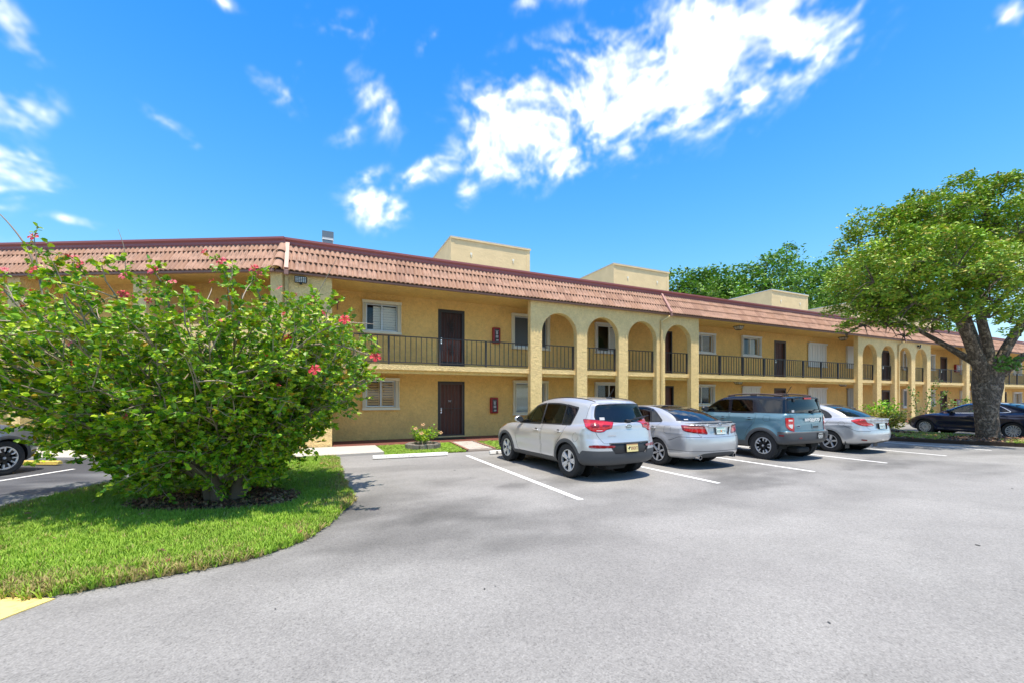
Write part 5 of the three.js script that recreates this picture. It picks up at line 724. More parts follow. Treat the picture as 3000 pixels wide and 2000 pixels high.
// plates as they read in the photograph
const plateText = (txt, col, bg, deco) => (c, w, h) => { c.fillStyle = bg; c.fillRect(0, 0, w, h); if (deco) deco(c, w, h); c.fillStyle = col; c.font = 'bold 74px sans-serif'; c.textAlign = 'center'; c.textBaseline = 'middle'; c.fillText(txt, w * (deco && deco.x || .5), h * .56, w * (deco && deco.x ? .62 : .92)); };
const wave = (poly) => poly;

// 1: silver crossover, nearest
{
  const doorF = [[1.03, .37], [1.03, .37], [1.01, .7], [1.0, 1.035], [1.0, 1.035], [2.16, 1.005], [2.16, 1.005], [2.13, .7], [2.06, .46], [1.98, .37], [1.98, .37]], doorR = [[.985, .37], [.985, .37], [.965, .7], [.955, 1.04], [.955, 1.04], [.12, 1.06], [.12, 1.06], [.16, .9], [.34, .70], [.46, .50], [.52, .37], [.52, .37]];
  const C = makeCar({ name: 'silver_crossover', label: 'silver crossover with red tail lamps parked in the nearest stall', pos: W(5.44, 7.30), turn: turnV + .07, paint: CM.silver, cell: .03,
    body: [[-.60, .30], [-.78, .33], [-.86, .42], [-.885, .58], [-.875, .70], [-.845, .79], [-.82, .90], [-.80, 1.0], [-.76, 1.12], [-.5, 1.09], [.2, 1.06], [1.0, 1.03], [1.9, 1.0], [2.45, 1.01], [2.9, .965], [3.25, .87], [3.45, .76], [3.53, .6], [3.52, .42], [3.42, .29], [3.2, .24], [2.6, .24], [1.3, .24], [.2, .24]],
    cabin: [[-.66, 1.0], [-.735, 1.13], [-.62, 1.40], [-.60, 1.50], [-.60, 1.50], [-.4, 1.575], [.1, 1.62], [.6, 1.632], [1.1, 1.60], [1.5, 1.515], [1.9, 1.32], [2.45, 1.0], [2.3, .85], [-.3, .88]],
    wb: 2.64, width: 1.84, R: .348, bowR: .31, bowF: .42, waist: .72, crease: [.93, .006, .03], kB: .16, kG: .10, belt: 1.02, beltW: .85, tumble: .40, cabTaper: .10, cabMid: .78, archK: 1.075, underY: .27, flare: .022, mirror: [1.98, 1.09], glassBow: .24,
    wheel: { kind: 'twin', n: 5, sp: .16, a0: .3, rim: .63 }, tyreW: .225,
    feat: [
      { n: 'window_pane', m: CM.glassL, v: 'side', poly: [[1.09, 1.055], [1.09, 1.055], [2.10, 1.035], [2.10, 1.035], [1.85, 1.23], [1.55, 1.39], [1.12, 1.47], [1.12, 1.47]], trim: [CM.trim, .035, 'window_trim'] },
      { n: 'window_pane', m: CM.glassD, v: 'side', poly: [[.30, 1.075], [.30, 1.075], [1.03, 1.06], [1.03, 1.06], [1.05, 1.475], [1.05, 1.475], [.6, 1.475], [.33, 1.45], [.33, 1.45]], trim: [CM.trim, .028, 'window_trim'] },
      { n: 'quarter_pane', m: CM.glassR, v: 'side', poly: [[.27, 1.078], [.27, 1.078], [.30, 1.445], [.30, 1.445], [.0, 1.40], [-.06, 1.37], [.02, 1.085], [.02, 1.085]], trim: [CM.trim, .035, 'window_trim'] },
      { v: 'wrap', n: 'reversing_lamp', m: CM.white, off: .007, poly: [[.74, 1.0], [.74, 1.0], [.90, 1.0], [.90, 1.0], [.92, .982], [.75, .982], [.75, .982]] },
      { v: 'wrap', n: 'lamp_insert', m: CM.redDark, off: .007, poly: [[.57, 1.09], [.57, 1.09], [.76, 1.10], [.76, 1.10], [.76, 1.055], [.57, 1.06], [.57, 1.06]] },
      { v: 'wrap', n: 'lamp_insert', m: CM.redDark, off: .007, poly: [[.86, 1.11], [1.05, 1.12], [1.08, 1.07], [1.0, 1.04], [.86, 1.045]] },
      { v: 'wrap', n: 'tail_lamp', m: CM.red, off: .006, poly: [[.50, 1.13], [.50, 1.13], [.80, 1.165], [1.05, 1.18], [1.30, 1.185], [1.30, 1.185], [1.22, 1.07], [1.06, .99], [.90, .965], [.74, .97], [.66, 1.01], [.53, 1.03], [.53, 1.03]], trim: [CM.redDark, .012, 'lamp_edge', .004] },
      { v: 'rear', n: 'rear_pane', m: CM.glassR, off: -.004, poly: [[-.56, 1.165], [0, 1.135], [.56, 1.165], [.635, 1.21], [.61, 1.32], [.55, 1.455], [.48, 1.475], [0, 1.485], [-.48, 1.475], [-.55, 1.455], [-.61, 1.32], [-.635, 1.21]], trim: [CM.trim, .012, 'window_trim'] },
      { v: 'wrap', n: 'bumper_reflector', m: CM.redDark, off: .004, poly: [[.42, .70], [.42, .70], [.9, .715], [1.12, .70], [1.12, .70], [1.05, .655], [.44, .66], [.44, .66]] },
      { v: 'rear', n: 'plate_recess', m: CM.trim, off: -.02, poly: [[-.50, .735], [-.50, .735], [.50, .735], [.50, .735], [.40, .545], [.40, .545], [-.40, .545], [-.40, .545]], trim: [CM.clad, .02, 'recess_edge', 0] },
      { v: 'fn', n: 'cladding', m: CM.clad, off: .004, fn: (x, y, z) => Math.min(Math.max(Math.min(Math.hypot(x, y - .348), Math.hypot(x - 2.64, y - .348)) - .348 * 1.075 - .075, .4 - Math.abs(z)), y - (x < -.3 ? lerp(.60, .36, sst(-.5, -.3, x)) : .365) + (x > 3 ? .0 : 0)) },
      { v: 'side', n: 'front_door', m: CM.silver, poly: doorF, sharp: false, trim: [CM.seam, .007, 'door_gap', -.006], off: 0, handle: [1.17, .90, CM.silver] },
      { v: 'side', n: 'rear_door', m: CM.silver, poly: doorR, trim: [CM.seam, .007, 'door_gap', -.006], off: 0, handle: [.30, .92, CM.silver] },
      { v: 'rear', n: 'tailgate', m: CM.silver, poly: [[-.60, .745], [-.60, .745], [.60, .745], [.60, .745], [.70, .9], [.745, 1.15], [.72, 1.25], [.60, 1.50], [.60, 1.50], [-.60, 1.50], [-.60, 1.50], [-.72, 1.25], [-.745, 1.15], [-.70, .9]], trim: [CM.seam, .006, 'gate_gap', -.006], off: 0 },
      { v: 'side', n: 'fuel_flap', m: CM.silver, poly: [[-.28, .93], [-.19, .84], [-.28, .75], [-.37, .84]], trim: [CM.seam, .005, 'flap_gap', -.004], off: 0 },
      { v: 'wrapF', n: 'head_lamp', m: CM.lampGrey, off: .004, poly: [[.62, .78], [.9, .86], [1.35, .93], [1.3, .86], [.95, .76], [.66, .70]] },
      { v: 'wrapF', n: 'turn_lamp', m: CM.amber, off: .005, poly: [[1.22, .88], [1.45, .945], [1.66, .95], [1.6, .89], [1.35, .83]] },
      { v: 'front', n: 'windscreen', m: CM.glassD, xmin: 1.45, poly: [[-.62, 1.06], [0, 1.05], [.62, 1.06], [.58, 1.3], [.52, 1.5], [0, 1.53], [-.52, 1.5], [-.58, 1.3]], trim: [CM.trim, .02, 'window_trim'] }
    ] });
  C.at('rear', 0, 1.055, new THREE.CylinderGeometry(.075, .075, .01, 32).rotateX(Math.PI / 2).scale(1, .56, 1), M.chrome, 'badge', .006); { const b = C.at('rear', 0, 1.055, new THREE.CylinderGeometry(.068, .068, .012, 32).rotateX(Math.PI / 2).scale(1, .54, 1), M.black, 'badge_field', .008); part(b, 'badge_letters', text('KIA', .042, .004).translate(0, 0, .006), M.chrome); }
  { const t = C.at('rear', -.42, .885, text('SPORTAGE', .026, .003), CM.grey, 'model_letters', .002); }
  plate(C, .0, .645, plateText('09EXT', '#7a2030', '#d8c98a', Object.assign((c, w, h) => { c.fillStyle = '#b98f60'; c.fillRect(0, 0, w, 20); c.fillStyle = '#e9e3a8'; c.fillRect(20, 30, 70, 70); c.fillStyle = '#1b1712'; c.beginPath(); c.ellipse(60, 62, 36, 12, -.5, 0, 7); c.fill(); c.beginPath(); c.ellipse(56, 66, 12, 30, .2, 0, 7); c.fill(); }, { x: .66 })), M.black);
  { const h = C.surf('rear', .16, 1.175), w = part(C.car, 'rear_wiper', [bar(V(h.p.x - .03, 1.165, .02), V(h.p.x - .015, 1.225, .50), .012, 6), bar(V(h.p.x - .02, 1.20, .18), V(h.p.x + .0, 1.25, .62), .008, 6), rbx(h.p.x - .06, h.p.x, 1.13, 1.19, -.02, .1, .02, 2)], CM.trim); }
  { const h = C.surf('top', -.18, .05).p; part(C.car, 'antenna', [rbx(h.x - .07, h.x + .07, h.y - .01, h.y + .03, .02, .08, .02, 2), bar(V(h.x + .02, h.y + .02, .05), V(h.x - .14, h.y + .20, .05), .007, 6)], CM.trim); }
  for (const s of [-1, 1]) { const p = []; for (let i = 0; i <= 8; i++) { const x = lerp(-.42, 1.3, i / 8), h = C.surf('top', x, s * .52).p; p.push(V(x, h.y + .004, s * .52)); } part(C.car, 'roof_seam', limb(p, [.010, .010], 5, 2), CM.seam); }
  C.at('rear', -.52, 1.205, bx(-.05, .05, -.028, .028, 0, .002), CM.grey, 'sticker', .004);
}
// 2: silver sedan with spoiler
{
  const C = makeCar({ name: 'silver_sedan', label: 'silver sedan with boot spoiler and twin tailpipes between crossover and blue car', pos: W(8.26, 7.72), turn: turnV + .015, paint: CM.silverB, cell: .032,
    body: [[-.75, .23], [-.95, .26], [-1.06, .36], [-1.095, .55], [-1.08, .70], [-1.04, .80], [-1.02, .96], [-1.035, 1.025], [-1.035, 1.025], [-.85, 1.035], [-.5, 1.04], [.1, 1.03], [1.2, .97], [2.2, .94], [2.55, .96], [3.1, .88], [3.45, .76], [3.66, .62], [3.70, .45], [3.6, .28], [3.3, .22], [2.6, .21], [.2, .21]],
    cabin: [[-.88, .98], [-.70, 1.06], [-.30, 1.24], [.15, 1.36], [.60, 1.42], [1.05, 1.43], [1.45, 1.395], [1.85, 1.30], [2.6, .95], [2.4, .82], [-.6, .82]],
    wb: 2.776, width: 1.81, R: .325, bowR: .29, bowF: .45, waist: .66, crease: [.82, .005, .02], kB: .13, kG: .10, belt: .98, beltW: .84, tumble: .46, cabTaper: .13, cabMid: .9, archK: 1.075, underY: .235, mirror: [1.95, 1.03], glassBow: .16,
    wheel: { kind: 'fan', n: 6, a0: .2, rim: .66 },
    feat: [
      { n: 'window_pane', m: CM.glassD, v: 'side', poly: [[1.07, 1.0], [1.07, 1.0], [2.15, .97], [2.15, .97], [1.8, 1.2], [1.45, 1.33], [1.1, 1.37], [1.1, 1.37]], trim: [CM.trim, .025, 'window_trim'] },
      { n: 'window_pane', m: CM.glassD, v: 'side', poly: [[.32, 1.03], [.32, 1.03], [1.02, 1.0], [1.02, 1.0], [1.05, 1.37], [1.05, 1.37], [.7, 1.37], [.45, 1.335], [.45, 1.335]], trim: [CM.trim, .025, 'window_trim'] },
      { n: 'quarter_pane', m: CM.glassR, v: 'side', poly: [[.28, 1.035], [.28, 1.035], [.41, 1.33], [.41, 1.33], [.22, 1.24], [-.02, 1.06], [-.02, 1.06]], trim: [CM.trim, .025, 'window_trim'] },
      { v: 'rear', n: 'rear_pane', m: CM.glassR, xmax: .7, off: -.003, poly: [[-.62, 1.085], [0, 1.075], [.62, 1.085], [.66, 1.10], [.60, 1.22], [.53, 1.36], [.46, 1.395], [0, 1.41], [-.46, 1.395], [-.53, 1.36], [-.60, 1.22], [-.66, 1.10]], trim: [CM.trim, .012, 'window_trim'] },
      { v: 'wrap', n: 'lamp_insert', m: CM.redPale, off: .006, poly: [[.60, .93], [.60, .93], [.61, .962], [.61, .962], [.9, .972], [1.18, .972], [1.18, .972], [1.17, .935], [1.17, .935]] },
      { v: 'wrap', n: 'lamp_insert', m: CM.red, off: .006, poly: [[.52, .835], [.52, .835], [.575, .915], [.575, .915], [1.165, .92], [1.165, .92], [1.14, .885], [.9, .855]] },
      { v: 'wrap', n: 'tail_lamp', m: CM.redDark, off: .005, poly: [[.46, .80], [.46, .80], [.56, .97], [.56, .97], [.9, .985], [1.24, .985], [1.24, .985], [1.18, .88], [.95, .845], [.7, .82]], trim: [CM.redDark, .010, 'lamp_edge', .003] },
      { v: 'rear', n: 'plate_recess', m: CM.silverB, off: -.025, poly: [[-.36, .955], [-.36, .955], [.36, .955], [.36, .955], [.28, .78], [.28, .78], [-.28, .78], [-.28, .78]], trim: [CM.silverB, .012, 'recess_edge', -.012] },
      { v: 'rear', n: 'valance', m: CM.clad, off: -.01, poly: [[-.52, .36], [0, .385], [.52, .36], [.62, .24], [.62, .20], [-.62, .20], [-.62, .24]] },
      { v: 'rear', n: 'boot_lid', m: CM.silverB, poly: [[-.52, .735], [-.52, .735], [.52, .735], [.52, .735], [.60, .8], [.66, 1.0], [.66, 1.06], [.66, 1.06], [-.66, 1.06], [-.66, 1.06], [-.66, 1.0], [-.60, .8]], xmax: -.5, trim: [CM.seam, .006, 'boot_gap', -.006], off: 0 },
      { v: 'fn', n: 'bumper_gap', m: CM.seam, off: -.004, band: .005, fn: (x, y, z) => y - (.735 - .10 * sst(-.7, -.35, x)), valid: (x, y, z) => Math.max(x + .36, .55 - Math.abs(z)) },
      { v: 'fn', n: 'skirt_line', m: CM.seam, off: -.003, band: .0045, fn: (x, y, z) => y - .42, valid: (x, y, z) => x + .34 },
      { v: 'side', n: 'front_door', m: CM.silverB, poly: [[1.06, .30], [1.06, .30], [1.03, .7], [1.02, .975], [1.02, .975], [2.2, .94], [2.2, .94], [2.2, .6], [2.1, .30], [2.1, .30]], trim: [CM.seam, .006, 'door_gap', -.006], off: 0, handle: [1.2, .85, CM.silverB] },
      { v: 'side', n: 'rear_door', m: CM.silverB, poly: [[1.015, .30], [1.015, .30], [.985, .7], [.975, .98], [.975, .98], [-.04, 1.03], [-.04, 1.03], [.12, .8], [.36, .58], [.46, .30], [.46, .30]], trim: [CM.seam, .006, 'door_gap', -.006], off: 0, handle: [.14, .90, CM.silverB] },
      { v: 'side', n: 'fuel_flap', m: CM.silverB, poly: [[-.40, .96], [-.40, .96], [-.22, .95], [-.22, .95], [-.24, .80], [-.42, .80], [-.42, .80]], trim: [CM.seam, .005, 'flap_gap', -.004], off: 0 },
      { v: 'front', n: 'windscreen', m: CM.glassD, xmin: 1.55, poly: [[-.62, 1.0], [0, .99], [.62, 1.0], [.56, 1.25], [.5, 1.36], [0, 1.39], [-.5, 1.36], [-.56, 1.25]], trim: [CM.trim, .02, 'window_trim'] }
    ] });
  { const n = 20, st = []; for (let i = 0; i <= n; i++) { const z = lerp(-.70, .70, i / n), e = (z / .70) ** 2, xr = -1.0 + .20 * e, fall = 1 - Math.pow(Math.abs(z / .70), 8), hb = C.surf('top', xr + .03, z).p.y, hf = C.surf('top', xr + .24, z).p.y; st.push([V(xr + .24, hf - .004, z), V(xr + .10, hb + .030 * fall, z), V(xr - .035, hb + .052 * fall - .002, z), V(xr - .03, hb + .034 * fall - .006, z), V(xr + .03, hb - .01, z)]); } const T = []; for (let i = 0; i < n; i++) for (let k = 0; k < 4; k++) { const a = st[i][k], b = st[i][k + 1], c = st[i + 1][k], d = st[i + 1][k + 1]; for (const q of [a, b, c, c, b, d]) T.push(q.x, q.y, q.z); } const g = new THREE.BufferGeometry(); g.setAttribute('position', new THREE.Float32BufferAttribute(T, 3)); g.computeVertexNormals(); part(C.car, 'boot_spoiler', toCreasedNormals(g, .7), CM.silverB); }
  C.at('rear', 0, 1.0, new THREE.TorusGeometry(.062, .007, 6, 28).scale(1, .72, 1), M.chrome, 'badge', .006); C.at('rear', 0, 1.005, [new THREE.TorusGeometry(.042, .006, 6, 24).scale(1, .5, 1).translate(0, .016, 0), new THREE.TorusGeometry(.024, .006, 6, 20).scale(1, 1.5, 1).translate(0, 0, 0)], M.chrome, 'badge', .007);
  C.at('rear', 0, .965, rbx(-.36, .36, -.014, .014, -.01, .012, .008, 2), CM.silverB, 'plate_garnish', .004); C.at('rear', -.52, 1.005, text('CAMRY', .03, .003), CM.grey, 'model_letters', .003);
  plate(C, .02, .865, plateText('HXF Z10', '#1f6f6a', '#cfd8d2', (c, w, h) => { c.fillStyle = '#e07a2a'; c.beginPath(); c.arc(w / 2, h * .55, 22, 0, 7); c.fill(); c.fillStyle = '#3f8f80'; c.fillRect(20, 6, w - 40, 14); }), M.chrome);
  for (const s of [-1, 1]) part(C.car, 'tailpipe', toCreasedNormals(new THREE.LatheGeometry([[.036, -.12], [.046, -.12], [.048, .09], [.040, .09], [.036, -.12]].map(p => new THREE.Vector2(...p)), 20).rotateZ(Math.PI / 2), .6).translate(-.885, .275, s * .56), M.chrome);
  C.at('rear', -.50, 1.105, bx(-.05, .05, -.02, .02, 0, .002), CM.grey, 'sticker', .004);
}
// 3: blue off-road car with black roof
{
  const C = makeCar({ name: 'blue_off_road_car', label: 'grey-blue boxy off-road car with black roof and roof rails', pos: W(11.50, 7.30), turn: turnV + .03, paint: CM.teal, cell: .032,
    body: [[-.46, .42], [-.66, .44], [-.76, .52], [-.785, .62], [-.785, .735], [-.785, .735], [-.71, .775], [-.71, .775], [-.70, 1.0], [-.68, 1.21], [-.68, 1.21], [.4, 1.205], [1.6, 1.20], [2.15, 1.21], [2.7, 1.19], [3.2, 1.12], [3.4, 1.02], [3.49, .8], [3.5, .6], [3.4, .42], [3.1, .34], [2.6, .30], [.2, .30]],
    cabin: [[-.56, 1.10], [-.655, 1.25], [-.60, 1.57], [-.61, 1.63], [-.61, 1.63], [-.48, 1.66], [0, 1.685], [.6, 1.695], [1.1, 1.68], [1.42, 1.615], [1.75, 1.46], [2.15, 1.20], [2.05, 1.0], [-.2, 1.0]],
    wb: 2.67, width: 1.86, R: .362, bowR: .17, bowF: .30, waist: .80, crease: [1.08, .006, 0], kB: .10, kG: .085, belt: 1.2, beltW: .865, tumble: .22, cabTaper: .06, cabMid: .72, archK: 1.09, underY: .33, flare: .03, mirror: [1.75, 1.28], mirrorMat: CM.trim, glassBow: .14,
    wheel: { kind: 'block', n: 5, a0: .3, rim: .60, lugs: true }, tyreW: .235, seat: CM.seatTan,
    feat: [
      { n: 'window_pane', m: CM.glassL, v: 'side', poly: [[1.02, 1.245], [1.02, 1.245], [1.90, 1.245], [1.90, 1.245], [1.55, 1.46], [1.35, 1.56], [1.25, 1.575], [1.06, 1.58], [1.06, 1.58]], trim: [CM.roofBlack, .04, 'window_pillar'] },
      { n: 'window_pane', m: CM.glassD, v: 'side', poly: [[.30, 1.245], [.30, 1.245], [.93, 1.245], [.93, 1.245], [.95, 1.58], [.95, 1.58], [.36, 1.58], [.36, 1.58]], trim: [CM.roofBlack, .05, 'window_pillar'] },
      { n: 'quarter_pane', m: CM.glassR, v: 'side', poly: [[-.46, 1.245], [-.46, 1.245], [-.06, 1.245], [-.06, 1.245], [.16, 1.55], [.14, 1.57], [-.40, 1.57], [-.40, 1.57]], trim: [CM.roofBlack, .03, 'window_pillar'] },
      { v: 'wrap', n: 'lamp_insert', m: CM.white, off: .009, poly: [[.84, 1.065], [.84, 1.065], [.99, 1.065], [.99, 1.065], [.99, 1.02], [.99, 1.02], [.84, 1.02], [.84, 1.02]] },
      { v: 'wrap', n: 'reversing_lamp', m: CM.white, off: .009, poly: [[.84, .945], [.84, .945], [1.0, .945], [1.0, .945], [.98, .90], [.90, .845], [.84, .84], [.84, .84]] },
      { v: 'wrap', n: 'tail_lamp', m: CM.red, off: .008, poly: [[.80, 1.10], [.80, 1.10], [1.08, 1.10], [1.08, 1.10], [1.07, .92], [1.04, .87], [.92, .80], [.82, .785], [.80, .79]], trim: [CM.redDark, .016, 'lamp_edge', .006] },
      { v: 'rear', n: 'rear_pane', m: CM.glassR, off: -.004, poly: [[-.70, 1.235], [-.70, 1.235], [.70, 1.235], [.70, 1.235], [.655, 1.54], [.63, 1.56], [-.63, 1.56], [-.655, 1.54]], trim: [CM.roofBlack, .02, 'window_trim'] },
      { v: 'fn', n: 'black_roof', m: CM.roofBlack, off: .001, lab: 'glossy black roof and pillars', fn: (x, y, z) => Math.max(1.218 - y, x - 2.2) },
      { v: 'rear', n: 'badge_recess', m: CM.teal, off: -.018, poly: [[-.52, 1.10], [-.52, 1.10], [.52, 1.10], [.52, 1.10], [.44, .99], [.44, .99], [-.44, .99], [-.44, .99]], trim: [CM.teal, .014, 'recess_edge', -.008] },
      { v: 'fn', n: 'bumper', m: CM.clad, off: .004, lab: 'matte black rear bumper', fn: (x, y, z) => Math.max(y - .755, x + .40) },
      { v: 'fn', n: 'cladding', m: CM.clad, off: .006, fn: (x, y, z) => Math.min(Math.max(Math.min(Math.hypot(x, y - .362), Math.hypot(x - 2.67, y - .362)) - .362 * 1.09 - .085, .4 - Math.abs(z)), y - .46, Math.max(y - .72, 3.1 - x)) },
      { v: 'side', n: 'front_door', m: CM.teal, poly: [[1.02, .48], [1.02, .48], [1.0, 1.20], [1.0, 1.20], [2.08, 1.20], [2.08, 1.20], [2.1, .8], [2.05, .48], [2.05, .48]], trim: [CM.seam, .006, 'door_gap', -.006], off: 0, handle: [1.16, 1.06, CM.teal] },
      { v: 'side', n: 'rear_door', m: CM.teal, poly: [[.975, .48], [.975, .48], [.955, 1.20], [.955, 1.20], [.20, 1.20], [.20, 1.20], [.24, .95], [.42, .75], [.50, .48], [.50, .48]], trim: [CM.seam, .006, 'door_gap', -.006], off: 0, handle: [.36, 1.06, CM.teal] },
      { v: 'rear', n: 'tailgate', m: CM.teal, poly: [[-.70, .78], [-.70, .78], [.70, .78], [.70, .78], [.74, 1.215], [.74, 1.215], [-.74, 1.215], [-.74, 1.215]], trim: [CM.seam, .006, 'gate_gap', -.006], off: 0 },
      { v: 'side', n: 'fuel_flap', m: CM.teal, poly: [[-.18, 1.15], [-.18, 1.15], [-.02, 1.15], [-.02, 1.15], [-.02, 1.02], [-.18, 1.02]], trim: [CM.seam, .005, 'flap_gap', -.004], off: 0 },
      { v: 'front', n: 'windscreen', m: CM.glassL, xmin: 1.42, poly: [[-.68, 1.26], [0, 1.25], [.68, 1.26], [.62, 1.46], [.58, 1.58], [0, 1.60], [-.58, 1.58], [-.62, 1.46]], trim: [CM.roofBlack, .03, 'window_pillar'] }
    ] });
  for (const s of [-1, 1]) { 
    const p = []; for (let i = 0; i <= 10; i++) { const x = lerp(-.35, 1.2, i / 10), h = C.surf('top', x, s * .64).p; p.push(V(x, h.y + .055 * Math.pow(Math.sin(Math.PI * clamp(.04 + .92 * i / 10)), .35), s * .64)); } part(C.car, 'roof_rail', [limb(p, [.018, .018], 6, 2), ...[0.08, .5, .92].map(t => { const x = lerp(-.35, 1.2, t), h = C.surf('top', x, s * .64).p; return rbx(x - .09, x + .09, h.y - .01, h.y + .045, s * .64 - .02, s * .64 + .02, .015, 2); })], M.grille);
    C.at('rear', s * .52, 1.56, rbx(-.03, .03, -.05, .05, 0, .03, .012, 2), CM.trim, 'glass_hinge', .0); C.at('rear', s * .55, .60, rbx(-.05, .05, -.018, .018, 0, .006, .006, 2), CM.redDark, 'bumper_reflector', .004); }
  C.at('left', -.50, .66, rbx(-.06, .06, -.018, .018, 0, .006, .006, 2), CM.redDark, 'side_marker', .006);
  C.at('rear', 0, 1.60, rbx(-.16, .16, -.022, .022, 0, .012, .01, 2), CM.red, 'high_brake_lamp', .006);
  C.at('rear', .06, 1.055, text('BRONCO', .066, .006).scale(1.8, 1, 1), M.whiteMetal, 'model_letters', -.004); C.at('rear', .06, 1.008, text('SPORT', .026, .006).scale(1.8, 1, 1), M.whiteMetal, 'model_letters', -.004);
  C.at('rear', -.52, .90, new THREE.CylinderGeometry(.065, .065, .01, 28).rotateX(Math.PI / 2).scale(1, .42, 1), M.chrome, 'badge', .004); C.at('rear', -.52, .90, new THREE.CylinderGeometry(.056, .056, .014, 28).rotateX(Math.PI / 2).scale(1, .38, 1), std(lin(.01, .02, .08), .3), 'badge', .005);
  C.at('rear', .16, .885, rbx(-.16, .16, -.06, .06, -.004, .012, .02, 2), CM.teal, 'gate_pull', .0); C.at('rear', .16, .868, rbx(-.13, .13, -.022, .022, 0, .016, .012, 2), CM.trim, 'gate_pull_slot', .002);
  plate(C, .24, .645, plateText('EJ65R', '#e8e8e4', '#16181b', (c, w, h) => { c.fillStyle = '#c9c9c2'; c.fillRect(50, 4, w - 100, 18); c.fillStyle = '#5b5f62'; c.fillRect(8, 34, 46, 64); c.fillStyle = '#d0d0cc'; c.fillRect(50, h - 18, w - 100, 12); }), M.black);
  C.at('rear', .50, .645, rbx(-.05, .05, -.06, .06, 0, .012, .01, 2), CM.trim, 'tow_cover', .002);
  { const h = C.surf('rear', .12, 1.26).p; part(C.car, 'rear_wiper', [bar(V(h.x - .02, 1.25, .0), V(h.x + .0, 1.32, .40), .011, 6), rbx(h.x - .05, h.x + .0, 1.235, 1.29, .04, .14, .015, 2)], CM.trim); const t = C.surf('top', .0, .12).p; part(C.car, 'antenna', [rbx(t.x - .06, t.x + .06, t.y - .01, t.y + .025, .09, .15, .02, 2), bar(V(t.x, t.y + .02, .12), V(t.x - .14, t.y + .24, .12), .008, 6)], CM.trim); }
  C.at('rear', -.60, 1.275, bx(-.04, .04, -.03, .03, 0, .002), CM.grey, 'sticker', .004);
}
